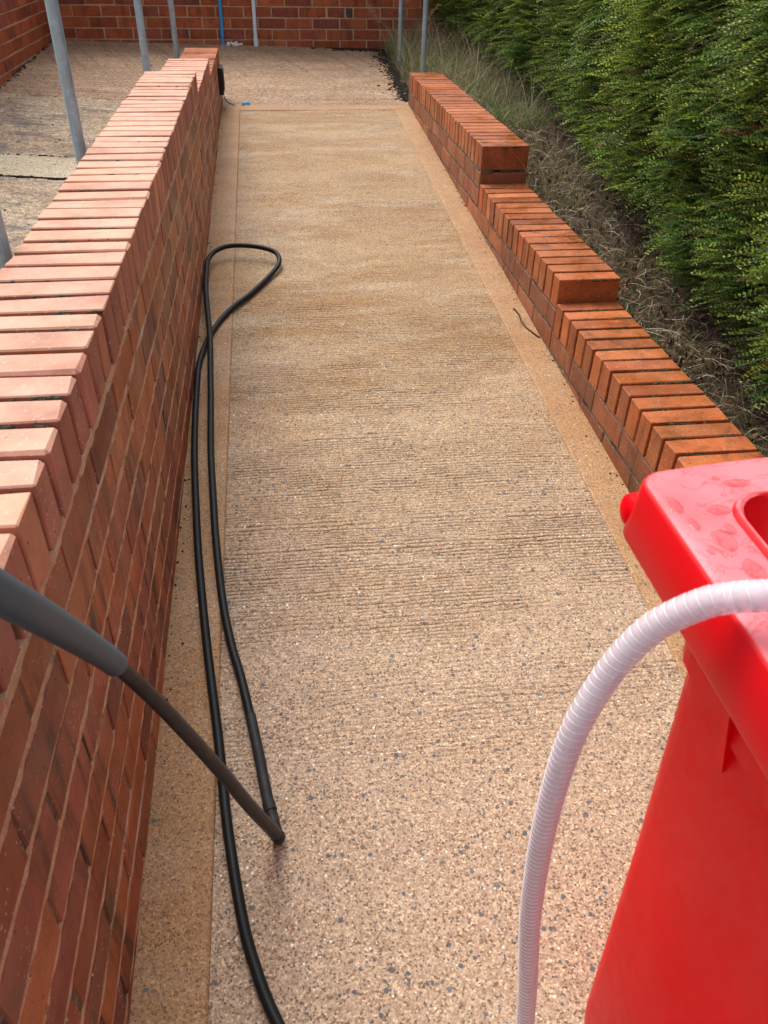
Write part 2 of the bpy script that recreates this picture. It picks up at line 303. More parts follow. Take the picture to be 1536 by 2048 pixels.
def tube_mesh(name, pts, rad, seg=14, cap=True, rf=None):
    """rad number or list; rf(i)-> radius"""
    n = len(pts); V = []; F = []
    up = Vector((0, 0, 1)); T0 = (pts[1] - pts[0]).normalized()
    if abs(T0.z) > 0.9: up = Vector((0, 1, 0))
    N = (up - T0 * up.dot(T0)).normalized()
    for i in range(n):
        T = (pts[min(i + 1, n - 1)] - pts[max(i - 1, 0)]).normalized(); N = (N - T * N.dot(T)).normalized(); B = T.cross(N)
        r = rf(i) if rf else (rad[i] if isinstance(rad, (list, tuple)) else rad)
        for k in range(seg):
            a = 2 * math.pi * k / seg; V.append(pts[i] + (N * math.cos(a) + B * math.sin(a)) * r)
    for i in range(n - 1):
        for k in range(seg): F.append((i * seg + k, i * seg + (k + 1) % seg, (i + 1) * seg + (k + 1) % seg, (i + 1) * seg + k))
    if cap: F.append(tuple(range(seg))[::-1]); F.append(tuple((n - 1) * seg + k for k in range(seg)))
    me = bpy.data.meshes.new(name); me.from_pydata([tuple(v) for v in V], [], F); me.polygons.foreach_set('use_smooth', [True] * len(me.polygons)); me.update(); me.set_sharp_from_angle(angle=math.radians(50)); return me
def wob(x, y, s=0):
    return (np.sin(x * 3.1 + s) * np.cos(y * 2.3 + s * 1.7) + 0.6 * np.sin(x * 7.7 + y * 5.1 + s * 2.9) + 0.4 * np.sin(x * 17.3 - y * 11.9 + s)) / 2.0
def vnoise1(t, seed):
    i = np.floor(t).astype(int); f = t - i; f = f * f * (3 - 2 * f)
    h = lambda k: np.modf(np.abs(np.sin((k + seed) * 127.1) * 43758.5453))[0]
    return h(i) * (1 - f) + h(i + 1) * f
def vnoise2(x, y, seed=0):
    xi = np.floor(x).astype(int); yi = np.floor(y).astype(int); fx = x - xi; fy = y - yi; fx = fx * fx * (3 - 2 * fx); fy = fy * fy * (3 - 2 * fy)
    h = lambda a, b_: np.modf(np.abs(np.sin(a * 127.1 + b_ * 311.7 + seed * 74.7) * 43758.5453))[0]
    return (h(xi, yi) * (1 - fx) + h(xi + 1, yi) * fx) * (1 - fy) + (h(xi, yi + 1) * (1 - fx) + h(xi + 1, yi + 1) * fx) * fy

# ---------------------------------------------------------------- setting: ground, ramp, landing
S1, S2 = -0.177, 0.8275      # inner edges of the smooth margins
def ridge(X, Y):
    w = vnoise2(X * 1.7, Y * 4, 3) * 0.016 + vnoise2(X * 9, Y * 40, 5) * 0.0065 + vnoise2(X * 38, Y * 80, 7) * 0.0035 + 0.02 * X * X
    ph = (Y + w) / 0.0118 + 1.5 * vnoise1(Y / 0.05, 8)
    return np.abs(np.modf(np.abs(ph))[0] * 2 - 1)          # 0 in the groove, 1 on the crest
def ridge_amp(X, Y):
    Xw = X + 0.35 * vnoise2(X * 3 + 7, Y * 4, 41) + 0.1 * vnoise2(X * 11, Y * 17, 43); Yw = Y + 0.16 * vnoise2(X * 4, Y * 3, 42) + 0.02 * vnoise2(X * 19, Y * 19, 44)
    p = vnoise2(Xw * 2.1 + Yw * .7, Yw * 6.5 - Xw, 9) * 0.6 + vnoise2(Xw * 9, Yw * 34, 19) * 0.5
    band = 0.22 + 0.85 * np.clip((Y - 0.8) / 0.7, 0, 1) + 0.5 * np.exp(-((Y - 1.9) / 0.75) ** 2)
    return np.clip((p - 0.12) * 1.5, 0.12, 1.1) * band
def ramp_h(X, Y):
    return GS * Y - 0.0026 * np.clip(1 - ridge(X, Y) * 2.4, 0, 1) * ridge_amp(X, Y) + 0.0018 * (vnoise2(X * 60, Y * 90, 2) - 0.5) + 0.0012 * (vnoise2(X * 20, Y * 30, 32) - 0.5) + 0.002 * wob(X, Y) - 0.0005
def ramp_g(X, Y): return np.clip(1.15 - ridge(X, Y) * 2.6, 0, 1) * ridge_amp(X, Y)
tag(link('ramp', grid_mesh('ramp', S1, S2, -0.5, 5.735, 110, 3000, ramp_h, ramp_g), M['ramp']), 'washed brown exposed aggregate concrete ramp between the two brick walls', None, kind='structure')
def margin(x0, x1, y0, y1, nx, ny, edge):
    def zf(X, Y):
        e = np.zeros_like(X)
        if 'r' in edge: e += np.clip((X - (x1 - 0.006)) / 0.006, 0, 1) ** 2
        if 'l' in edge: e += np.clip(((x0 + 0.006) - X) / 0.006, 0, 1) ** 2
        if 'n' in edge: e += np.clip(((y0 + 0.008) - Y) / 0.008, 0, 1) ** 2
        return GS * Y + 0.0035 - 0.007 * e + 0.0012 * wob(X * 2, Y * 2, 4)
    xs = (x0, x1)
    return link('ramp_margin', grid_mesh('ramp_margin', x0, x1, y0, y1, nx, ny, zf), M['margin'])
for a in ((XL - 0.02, S1, -1.6, 5.735, 40, 500, 'r'), (S2, XR + 0.02, -1.6, 5.735, 40, 500, 'l'), (XL - 0.02, XR + 0.02, 5.739, YJ - 0.003, 300, 40, 'n')):
    tag(margin(*a), 'smooth sandy trowelled margin of the ramp', None, kind='structure')
def landing_arr(X, Y):
    zf = 0.408 + np.clip((XL - X) / 1.394, 0, 1) * 0.087; zb = 0.542 - 0.0205 * X; t = (Y - YJ) / (YB - YJ)
    return np.where(t < 0, zf + 0.04 * (Y - YJ), zf + (zb - zf) * t)
def land_r(X, Y):
    u = X * 0.93 + Y * 0.36 + 0.05 * vnoise2(X * 3, Y * 3, 8); v = Y + 0.02 * vnoise2(X * 6, Y * 4, 1)
    diag = vnoise1(u / 0.026, 12); k = np.clip((Y - 6.35) / 0.5, 0, 1); return diag * k + vnoise1(v / 0.009, 3) * (1 - k)
lz = lambda X, Y: landing_arr(X, Y) + 0.0028 * (land_r(X, Y) - 0.5) + 0.003 * (vnoise2(X * 45, Y * 45, 4) - .5)
tag(link('landing', grid_mesh('landing', XS - 0.02, 1.0, YJ + 0.002, YB + 0.02, 420, 420, lz, lambda X, Y: np.clip((0.5 - land_r(X, Y)) * 1.3, 0, 1)), M['landing']), 'grooved brown concrete landing in front of the back wall', None, kind='structure')
pz = lambda X, Y: landing_arr(X, Y) + 0.006 * (vnoise2(X * 30, Y * 60, 4) - .5) + 0.004 * (vnoise1((Y + .02 * vnoise2(X * 4, Y * 4)) / 0.013, 6) - .5)
for y0, y1, nm in ((4.52, YJ - 0.002, 'platform'), (-1.6, 4.15, 'platform')):
    tag(link(nm, grid_mesh(nm, XS - 1.2, XL - 0.03, y0, y1, 120, 300, pz), M['platform']), 'rough cream and grey concrete platform left of the wall', None, kind='structure')
tag(link('joint_strip', grid_mesh('joint_strip', XS - 1.2, XL - 0.03, 4.168, 4.508, 60, 60, lambda X, Y: pz(X, Y) + 0.003), M['strip']), 'pale smooth concrete strip across the left platform', None, kind='structure')
# dark bed under the joints, soil bed, ground to the horizon
def sheet(name, x0, x1, y0, y1, nx, ny, zf, mat, label):
    return tag(link(name, grid_mesh(name, x0, x1, y0, y1, nx, ny, zf), mat), label, None, kind='structure')
sheet('sub_base', XS - 1.2, XL - 0.05, -1.6, 7.7, 8, 40, lambda X, Y: landing_arr(X, Y) - 0.014, M['mud'], 'dark silt in the concrete joints')
sheet('sub_base', XL - 0.02, XR + 0.02, -1.6, 5.9, 4, 40, lambda X, Y: GS * Y - 0.008, M['mud'], 'dark silt in the ramp joints')
def soilz(X, Y): return 0.165 + 0.05 * Y + 0.05 * np.maximum(0, X - 1.2) + 0.02 * wob(X * 2.5, Y * 2.5, 2) + 0.012 * (vnoise2(X * 25, Y * 25, 6) - 0.5) - np.where((X < 1.02), 0.05, 0)
sheet('planting_bed', 0.97, 4.5, -1.6, YB + 0.1, 260, 460, soilz, M['soil'], 'dark soil bed behind the low wall')
sheet('ground', -150, 150, -150, 150, 6, 6, lambda X, Y: 0 * X - 0.45, M['soil'], 'bare ground stretching away')

# ---------------------------------------------------------------- bricks
def brick_mesh(name, d, seed, bev=0.0015, jit=0.0010, mat=None):
    r = random.Random(seed); V = []; idx = {}
    for sx in (-1, 1):
        for sy in (-1, 1):
            for sz in (-1, 1):
                c = [sx * d[0] / 2 + r.uniform(-jit, jit), sy * d[1] / 2 + r.uniform(-jit, jit), sz * d[2] / 2 + r.uniform(-jit, jit)]; s = (sx, sy, sz); b0 = bev * r.uniform(0.6, 1.8 if r.random() < .75 else 4.5)
                for ax in range(3):
                    p = list(c)
                    for k in range(3):
                        if k != ax: p[k] -= s[k] * b0
                    idx[(s, ax)] = len(V); V.append(tuple(p))
    F = []
    for ax in range(3):
        o1, o2 = [(1, 2), (2, 0), (0, 1)][ax]
        for sg in (-1, 1):
            q = []
            for a, c in ((-1, -1), (1, -1), (1, 1), (-1, 1)):
                s = [0, 0, 0]; s[ax] = sg; s[o1] = a; s[o2] = c; q.append(idx[(tuple(s), ax)])
            F.append(q if sg > 0 else q[::-1])
        for a in (-1, 1):
            for c in (-1, 1):      # edge parallel to ax
                s0 = [0, 0, 0]; s1 = [0, 0, 0]; s0[ax] = -1; s1[ax] = 1; s0[o1] = s1[o1] = a; s0[o2] = s1[o2] = c; s0, s1 = tuple(s0), tuple(s1)
                F.append([idx[(s0, o1)], idx[(s1, o1)], idx[(s1, o2)], idx[(s0, o2)]])
    for sx in (-1, 1):
        for sy in (-1, 1):
            for sz in (-1, 1): F.append([idx[((sx, sy, sz), k)] for k in range(3)])
    bm = bmesh.new(); vs = [bm.verts.new(v) for v in V]
    for f in F: bm.faces.new([vs[i] for i in f])
    me = bm_mesh(bm, name); me.materials.append(mat); return me
_cache = {}
def bricks(d, mat, n=6):
    k = (tuple(round(v, 4) for v in d), mat.name)
    if k not in _cache: _cache[k] = [brick_mesh('brick', d, hash(k[0]) % 1000 + i, mat=mat) for i in range(n)]
    return random.choice(_cache[k])
def put_brick(name, d, mat, c, wall, jr=0.0035, jp=0.0010):
    o = bpy.data.objects.new(name, bricks(d, mat)); col.objects.link(o); o.parent = wall
    o.location = Vector(c) - wall.location + Vector([random.uniform(-jp, jp) for _ in range(3)])
    o.rotation_euler = [random.uniform(-jr, jr) for _ in range(3)]; return o
def rough_slab(bm, lo, hi, n, amp, seed, axis_len=1, faces='all'):
    """box with its long sides cut into n wobbling slices along y (axis_len=1) or x (0)"""
    r = random.Random(seed); rings = []
    for i in range(n + 1):
        t = i / n; a = axis_len; v = []
        for (p, q) in ((0, 0), (1, 0), (1, 1), (0, 1)):
            c = [0, 0, 0]; c[a] = lo[a] + (hi[a] - lo[a]) * t; o1 = 1 - a if a < 2 else 0; o2 = 2
            c[o1] = (lo, hi)[p][o1] + r.uniform(-amp, amp); c[o2] = (lo, hi)[q][o2] + r.uniform(-amp, amp); v.append(bm.verts.new(c))
        rings.append(v)
    for i in range(n):
        for k in range(4): bm.faces.new([rings[i][k], rings[i][(k + 1) % 4], rings[i + 1][(k + 1) % 4], rings[i + 1][k]])
    bm.faces.new(rings[0]); bm.faces.new(rings[-1][::-1])

BL, BH, BD, J, CP = 0.215, 0.0675, 0.1025, 0.0100, 0.075
PITCH = 0.077
def ramp_wall(name, label, xf, sgn, segs, zground, mb, mcs, mort_core, mort_bed, behind_mat):
    """xf: x of the face towards the ramp; sgn -1 wall lies at smaller x. segs: (y0,y1,ztop)"""
    w = thing(name, (xf + sgn * 0.1075, segs[0][0], zground(segs[0][0])), label, 'wall')
    wl = w.location
    xc = xf + sgn * BL / 2
    core = bmesh.new(); bed = bmesh.new(); back = bmesh.new(); cj = bmesh.new()
    zref = segs[0][2] - BD - J
    for si, (y0, y1, zt) in enumerate(segs):
        n = int(round((y1 - y0) / CP)); cp = (y1 - y0) / n
        for k in range(n):      # coping of bricks on edge
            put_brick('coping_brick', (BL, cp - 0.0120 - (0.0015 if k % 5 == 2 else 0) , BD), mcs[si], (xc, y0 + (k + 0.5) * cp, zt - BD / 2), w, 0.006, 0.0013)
        zc = zt - BD - J
        a = y0 + (0.004 if si else 0); e = y1 - 0.004
        box_bm(core, (xc - BL / 2 + 0.0022, y0 + 0.02, zground(y0) - 0.25), (xc + BL / 2 - 0.0022, y1 - 0.02, zc + 0.012))
        # the course end under the coping at a step: two headers closing the wall
        if si and sgn > 0 and zt - segs[si - 1][2] > 0.1:
            put_brick('brick', (BL - 0.004, 0.05, BH - .004), mb, (xc, y0 + 0.0285, zc - BH / 2), w, 0.002, 0.0005)
        rough_slab(cj, (xc - BL / 2 + 0.009, a + 0.02, zt - BD), (xc + BL / 2 - 0.009, e - 0.02, zt - 0.010), int((e - a) / 0.009), 0.0030, si + 5)
        rough_slab(bed, (xf + sgn * 0.06, a, zc - 0.003), (xf + sgn * 0.0012, e, zc + J + 0.003), int((e - a) / 0.02), 0.0011, si + 50) if sgn < 0 else rough_slab(bed, (xf + 0.0012, a, zc - 0.003), (xf + 0.06, e, zc + J + 0.003), int((e - a) / 0.02), 0.0011, si + 50)
    # stretcher courses, in line through all segments
    ya, yb_ = segs[0][0], segs[-1][1]
    ztops = [s[2] for s in segs]; zmax = max(ztops) - BD - J
    c = 0
    base = min(zground(ya), zground(yb_)) - PITCH
    z = segs[si_top(segs)][2] - BD - J
    while z > base:
        zt = z; z -= PITCH; c += 1
        off = -(0.1125 if c % 2 else 0.0) - (0.03 if c % 3 == 0 else 0)
        # extent along y where this course lies below the coping
        lo = min(s[0] for s in segs if zt <= s[2] - BD - J + 0.02); hi = max(s[1] for s in segs if zt <= s[2] - BD - J + 0.02)
        y = lo + off
        while y < hi - 0.02:
            s = max(y, lo); e = min(y + 0.225, hi); y += 0.225
            if e - s < 0.05: continue
            if zt < zground((s + e) / 2) + 0.006: continue
            L = round((e - s - J) / 0.02) * 0.02 if e - s < 0.2249 else BL
            if e - s > 0.2249: L = 0.2185
            L = min(L, e - s - 0.004)
            put_brick('brick', (BD, L, BH), mb, (xf + sgn * BD / 2, s + (e - s) / 2, zt - BH / 2), w, 0.0020, 0.0006)
            box_bm(back, (xf + sgn * (BL - 0.002) if sgn < 0 else xf + BL - 0.05, s + 0.005, zt - BH), (xf + sgn * (BL - 0.05) if sgn < 0 else xf + BL + 0.002, e - 0.005, zt))
        if zt - BH > zground(lo) - 0.05 or True:
            zz = zt - PITCH
            x0, x1 = sorted((xf + sgn * 0.06, xf + sgn * 0.0012))
            rough_slab(bed, (x0, lo + 0.004, zz - 0.003), (x1, hi - 0.004, zz + J + 0.003), int((hi - lo) / 0.02), 0.0011, c + 90)
    for v in (core, bed, back, cj):
        bmesh.ops.translate(v, verts=v.verts, vec=-wl)
    link('mortar', bm_mesh(core, 'mortar'), mort_core, w); link('coping_joint', bm_mesh(cj, 'coping_joint'), M['mortar_black'], w); link('bed_joint', bm_mesh(bed, 'bed_joint'), mort_bed, w)
    o = link('hidden_side_brickwork', bm_mesh(back, 'hidden_side_brickwork'), behind_mat, w); o['kind'] = 'stuff'
    return w
def si_top(segs): return max(range(len(segs)), key=lambda i: segs[i][2])
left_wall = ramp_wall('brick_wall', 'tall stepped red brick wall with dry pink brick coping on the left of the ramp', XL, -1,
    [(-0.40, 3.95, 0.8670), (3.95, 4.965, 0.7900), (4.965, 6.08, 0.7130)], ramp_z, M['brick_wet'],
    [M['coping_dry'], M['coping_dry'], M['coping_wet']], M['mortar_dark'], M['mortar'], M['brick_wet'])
right_wall = ramp_wall('brick_wall', 'low stepped orange brick wall between the ramp and the hedge', XR, 1,
    [(-0.40, 2.516, 0.3630), (2.516, 3.734, 0.4415), (3.734, 5.884, 0.6000)], ramp_z, M['brick_right'],
    [M['coping_wet']] * 3, M['mortar_dark'], M['mortar_right'], M['brick_right'])

def face_wall(name, label, along, x_or_y, a0, a1, zfun, ztop, mat, mort, xin, n_obj_rows, burnt=None, phase=0.0):
    """flat wall facing the viewer; along 'x' (face at y) or 'y' (face at x)"""
    P0 = (a0 + a1) / 2
    w = thing(name, (P0, x_or_y + 0.1, zfun(P0)) if along == 'x' else (x_or_y - 0.1, P0, zfun(P0)), label, 'wall')
    core = bmesh.new(); rest = bmesh.new(); zb = min(zfun(a0), zfun(a1)) - 0.1
    p = 0.0785; z = zb; c = 0; H = 0.068
    zmin_vis = min(zfun(a0), zfun(a1))
    if along == 'x': rough_slab(core, (a0, x_or_y + 0.0055, zb - 0.2), (a1, x_or_y + 0.21, ztop), 60, 0.0015, 3, 0)
    else: rough_slab(core, (x_or_y - 0.21, a0, zb - 0.2), (x_or_y - 0.0055, a1, ztop), 30, 0.0015, 3, 1)
    z0 = zmin_vis - 0.055
    while z0 + p * c < ztop - 0.01:
        z = z0 + p * c; a = a0 - (0.1125 if c % 2 else 0) - phase
        while a < a1 - 0.03:
            s = max(a, a0); e = min(a + 0.225, a1); a += 0.225
            if e - s < 0.06: continue
            m = M['brick_burnt'] if burnt and any(abs(z + H / 2 - bz) < 0.04 and s <= bx <= e for bx, bz in burnt) else mat
            if c < n_obj_rows:
                L = round((e - s - J) / 0.02) * 0.02 if e - s < 0.2249 else BL
                if m is M['brick_burnt']: L = 0.055; s = e - 0.066
                if along == 'x': put_brick('brick', (L, BD, H), m, ((s + e) / 2, x_or_y + BD / 2, z + H / 2), w, 0.005, 0.0016)
                else: put_brick('brick', (BD, L, H), m, (x_or_y - BD / 2, (s + e) / 2, z + H / 2), w, 0.005, 0.0016)
                if m is M['brick_burnt']: put_brick('brick', (0.14, BD, H), mat, (s - 0.074, x_or_y + BD / 2, z + H / 2), w, 0.003, 0.001)
            else:
                if along == 'x': box_bm(rest, (s + .005, x_or_y, z), (e - .005, x_or_y + BD, z + H))
                else: box_bm(rest, (x_or_y - BD, s + .005, z), (x_or_y, e - .005, z + H))
        c += 1
    for v in (core, rest): bmesh.ops.translate(v, verts=v.verts, vec=-w.location)
    link('mortar', bm_mesh(core, 'mortar'), mort, w)
    if len(rest.verts): o = link('upper_brickwork', bm_mesh(rest, 'upper_brickwork'), mat, w); o['kind'] = 'stuff'
    return w
face_wall('brick_wall', 'dark red brick wall across the far end behind the landing, with tan mortar', 'x', YB, XS - 0.2, 2.6, lambda x: 0.542 - 0.0205 * x, 1.9, M['brick_back'], M['mortar_back'], 0, 8, burnt=[(0.66, 0.75)], phase=0.06)
face_wall('brick_wall', 'red brick side wall in the far left corner running towards the back wall', 'y', XS, 4.4, YB - 0.006, lambda y: 0.42 + 0.043 * (y - 5) - .02, 1.9, M['brick_back'], M['mortar_back'], 0, 10, phase=0.1)

# ---------------------------------------------------------------- moss clumps sitting in the coping joints
def clumps(name, spots, mat, parent, seed=0):
    r = random.Random(seed); V = []; F = []
    t = (1 + 5 ** .5) / 2; iv = [(-1, t, 0), (1, t, 0), (-1, -t, 0), (1, -t, 0), (0, -1, t), (0, 1, t), (0, -1, -t), (0, 1, -t), (t, 0, -1), (t, 0, 1), (-t, 0, -1), (-t, 0, 1)]
    ifc = [(0, 11, 5), (0, 5, 1), (0, 1, 7), (0, 7, 10), (0, 10, 11), (1, 5, 9), (5, 11, 4), (11, 10, 2), (10, 7, 6), (7, 1, 8), (3, 9, 4), (3, 4, 2), (3, 2, 6), (3, 6, 8), (3, 8, 9), (4, 9, 5), (2, 4, 11), (6, 2, 10), (8, 6, 7), (9, 8, 1)]
    for (x, y, z, sx, sy, sz) in spots:
        n0 = len(V)
        for v in iv:
            k = r.uniform(0.30, 0.62); V.append((x + v[0] * sx * k, y + v[1] * sy * k, z + v[2] * sz * k))
        F += [(a + n0, b_ + n0, c + n0) for a, b_, c in ifc]
    pl = parent.location if parent else Vector((0, 0, 0)); V = np.array(V) - np.array(pl)
    o = link(name, npmesh(name, V, F, smooth=True), mat, parent); o['kind'] = 'stuff'; return o
sp = []
def coping_moss(x0, x1, segs, dens, rr, big=0.01):
    out = []
    for (y0, y1, zt, d) in segs:
        n = int(round((y1 - y0) / CP)); cp = (y1 - y0) / n
        for k in range(0, n):
            yj = y0 + k * cp
            if rr.random() > dens * d: continue
            c = rr.uniform(x0 + .03, x1 - .03)
            for q in range(rr.randint(2, 14)):
                x = c + rr.gauss(0, 0.03)
                if not x0 + .012 < x < x1 - .012: continue
                s = rr.uniform(0.003, big); out.append((x, yj + rr.uniform(-.003, .003), zt - 0.004 + rr.uniform(-.002, .001), s * rr.uniform(1, 2), 0.0045 + s * .2, s * 0.5))
    return out
rr = random.Random(3)
clumps('moss', coping_moss(XR, XR + BL, [(-.4, 2.516, .363, 1.3), (2.516, 3.734, .4415, 0.8), (3.734, 5.884, .6, 1.5)], 0.75, rr) + coping_moss(XR, XR + BL, [(3.734, 5.884, .6, 1.5), (-.4, 2.516, .363, 1)], 0.7, rr), M['moss'], right_wall, 1)
clumps('moss', coping_moss(XL - BL, XL, [(-.4, 3.95, .867, 1.0), (3.95, 4.965, .79, .6)], 0.62, rr, 0.009), M['moss'], left_wall, 2)

# ---------------------------------------------------------------- steel posts
def post(x, y, zb, zt, r, label, group, collar=False, tilt=0.0):
    w = thing('steel_post', (x, y, zb), label, 'post', group)
    me = tube_mesh('tube', [Vector((0, 0, -0.04)), Vector((0, 0, (zt - zb) * .5)), Vector((0, 0, zt - zb))], r, 20, True)
    link('tube', me, M['galv'], w)
    if collar:
        bm = bmesh.new(); bmesh.ops.create_cone(bm, cap_ends=True, segments=20, radius1=r * 1.35, radius2=r * 1.18, depth=0.05); bmesh.ops.translate(bm, verts=bm.verts, vec=(0, 0, 0.025))
        link('base_collar', bm_mesh(bm, 'base_collar', True), M['galv'], w)
    w.rotation_euler.y = tilt
    return w
XP = -0.552
g1 = 'galvanised handrail posts behind the left wall'; g2 = 'galvanised posts at the top of the low wall'
for (y, lab) in ((1.70, 'galvanised steel post nearest the camera, only a sliver at the left picture edge'), (2.60, 'thick galvanised post second nearest, leaning across the view above the left wall'),
                 (4.36, 'galvanised post standing behind the first step of the left wall coping'), (5.93, 'galvanised post farthest along the left wall, by its last coping step')):
    post(XP, y, landing_z(XP, y), 1.75, 0.0172, lab, g1)
post(1.048, 7.06, 0.50, 1.75, 0.0175, 'grey round post rising from the mud at the landing corner, left of the pair', g2, True)
post(1.082, 6.17, 0.46, 1.75, 0.0172, 'grey round post right behind the end of the low wall, right of the pair', g2)

# ---------------------------------------------------------------- pipes and small things at the back wall
def gl(x): return 0.542 - 0.0205 * x
w = thing('water_pipe', (-0.335, YB - 0.022, gl(-.335)), 'bright blue plastic water pipe running down the back wall', 'pipe')
link('pipe_run', tube_mesh('pipe_run', [Vector(p) for p in catmull([(0.002, -0.004, -0.02), (0.0, -0.002, .06), (0.004, 0, .2), (0.0, 0, .6), (-.01, 0, 1.1)], 6)], 0.0125, 14), M['blue'], w)
bm = bmesh.new(); box_bm(bm, (-.02, -.004, .9), (.02, .02, .925)); link('pipe_clip', bm_mesh(bm, 'pipe_clip'), M['blackbox'], w)
w = thing('waste_pipe', (-0.064, YB - 0.024, gl(-.064)), 'white plastic waste pipe running down the back wall beside the blue one', 'pipe')
link('pipe_run', tube_mesh('pipe_run', [Vector((0, 0, -.02)), Vector((0, 0, .09)), Vector((0.001, 0, .4)), Vector((-.004, 0, 1.1))], 0.0155, 16), M['white'], w)
link('socket', tube_mesh('socket', [Vector((0, 0, 0.0)), Vector((0, 0, .035)), Vector((0, 0, .055))], 0.0195, 16), M['white'], w)
bm = bmesh.new(); box_bm(bm, (-.034, .0, .345), (.034, .0235, .36)); box_bm(bm, (-.02, -.019, .34), (.02, 0.0, .365)); link('pipe_clip', bm_mesh(bm, 'pipe_clip'), M['white'], w)
rr = random.Random(5)
cl = clumps('expanding_foam', [(-0.24 + rr.uniform(-.05, .055), YB - 0.045 + rr.uniform(-.018, .02), gl(-.24) + rr.uniform(.003, .02), rr.uniform(.012, .022), rr.uniform(.01, .018), rr.uniform(.01, .02)) for _ in range(12)], M['cloth'], None, 3)
del cl['kind']; tag(cl, 'small white crumpled scrap on the landing between the two pipes', 'scrap')
# black box with a short cable on the end of the left wall
w = thing('black_box', (XL + 0.014, 5.80, 0.57), 'black plastic wall box on the far end of the left wall', 'box')
bm = bmesh.new(); box_bm(bm, (-.014, -.085, -.075), (.012, .085, .075)); bmesh.ops.bevel(bm, geom=bm.edges[:], offset=.003, segments=2, affect='EDGES'); link('housing', bm_mesh(bm, 'housing'), M['blackbox'], w)
bm = bmesh.new(); box_bm(bm, (.012, -.066, -.056), (.0165, .066, .056)); bmesh.ops.bevel(bm, geom=bm.edges[:], offset=.0015, segments=1, affect='EDGES'); link('front_plate', bm_mesh(bm, 'front_plate'), M['fitting'], w)
link('cable', tube_mesh('cable', catmull([(0.005, -.02, -.07), (.012, -.02, -.10), (.03, .0, -.13), (.07, .01, -.151)], 6), 0.003, 8), M['rubber'], w)
# blue plastic ring lying on the joint
bm = bmesh.new(); seg = 20
for i in range(seg):
    pass
pts = [Vector((-0.141 + 0.021 * math.cos(a), 5.885 + 0.021 * math.sin(a), 0.421)) for a in [2 * math.pi * i / 24 for i in range(25)]]
bm.free(); tag(link('plastic_ring', tube_mesh('plastic_ring', pts, 0.0055, 8, False), M['blue']), 'tiny blue plastic ring lying on the joint at the top of the ramp', 'ring')

# ---------------------------------------------------------------- broken flake in the right margin
fl = [(0.897, 2.86), (0.905, 2.80), (0.899, 2.75), (0.905, 2.70), (0.918, 2.66), (0.934, 2.62), (0.936, 2.86)]
bm = bmesh.new(); top = [bm.verts.new((x, y, ramp_z(y) + 0.0075 + random.uniform(0, .003))) for x, y in fl]; bot = [bm.verts.new((x, y, ramp_z(y) - 0.005)) for x, y in fl]
bm.faces.new(top)
for i in range(len(fl)): bm.faces.new([top[i], top[(i + 1) % len(fl)], bot[(i + 1) % len(fl)], bot[i]])
tag(link('concrete_flake', bm_mesh(bm, 'concrete_flake'), M['margin']), 'loose broken flake of concrete at the foot of the low wall', 'flake')
cr = [Vector((x - .004, y, ramp_z(y) + 0.005)) for x, y in fl[:6]]
o = link('crack', tube_mesh('crack', catmull([tuple(p) for p in cr], 4), 0.0018, 6), M['mud']); tag(o, 'dark crack curving round the loose flake', None, kind='structure')

# ---------------------------------------------------------------- black hose in a long loop
HOSE = [(0.25, -0.02, 0.012), (0.12, 0.20, 0.024), (0.0, 0.395, 0.037), (-0.073, 0.53, 0.048), (-0.106, 0.615, 0.053), (-0.128, 0.700, 0.059), (-0.154, 0.858, 0.07), (-0.175, 1.039, 0.083), (-0.206, 1.273, 0.099), (-0.233, 1.51, 0.115), (-0.25, 1.695, 0.128), (-0.273, 2.028, 0.152), (-0.283, 2.357, 0.174), (-0.280, 2.549, 0.188), (-0.247, 2.742, 0.201), (-0.188, 2.906, 0.213), (-0.113, 3.036, 0.222), (-0.044, 3.177, 0.232), (0.004, 3.286, 0.249), (0.002, 3.351, 0.269), (-0.038, 3.385, 0.281), (-0.11, 3.408, 0.288), (-0.193, 3.415, 0.288), (-0.250, 3.379, 0.281), (-0.279, 3.306, 0.271), (-0.284, 3.208, 0.254), (-0.281, 3.059, 0.238), (-0.264, 2.838, 0.228), (-0.249, 2.644, 0.216), (-0.243, 2.469, 0.188), (-0.236, 2.294, 0.17), (-0.226, 2.024, 0.151), (-0.211, 1.794, 0.135), (-0.199, 1.633, 0.124), (-0.177, 1.421, 0.109), (-0.154, 1.282, 0.099), (-0.134, 1.197, 0.093), (-0.111, 1.08, 0.085)]
hz = [(x, y, z + 0.003) for x, y, z in HOSE]
w = thing('pressure_hose', (hz[1][0], hz[1][1], 0.02), 'long black rubber hose lying doubled in a loop along the left margin', 'hose')
me = tube_mesh('hose_line', catmull(hz, 8), 0.0098, 16); me.transform(Matrix.Translation(-w.location)); link('hose_line', me, M['rubber'], w)
fit = [(-0.112, 1.09, 0.088), (-0.094, 0.984, 0.084), (-0.08, 0.897, 0.078), (-0.065, 0.83, 0.072)]
me = tube_mesh('end_fitting', [p - w.location for p in catmull(fit, 5)], 0.0108, 16); link('end_fitting', me, M['fitting'], w)
me = tube_mesh('collar', [Vector((-0.0785, 0.889, 0.0775)) - w.location, Vector((-0.0745, 0.872, 0.0763)) - w.location], 0.0122, 16); link('collar', me, M['fitting'], w)

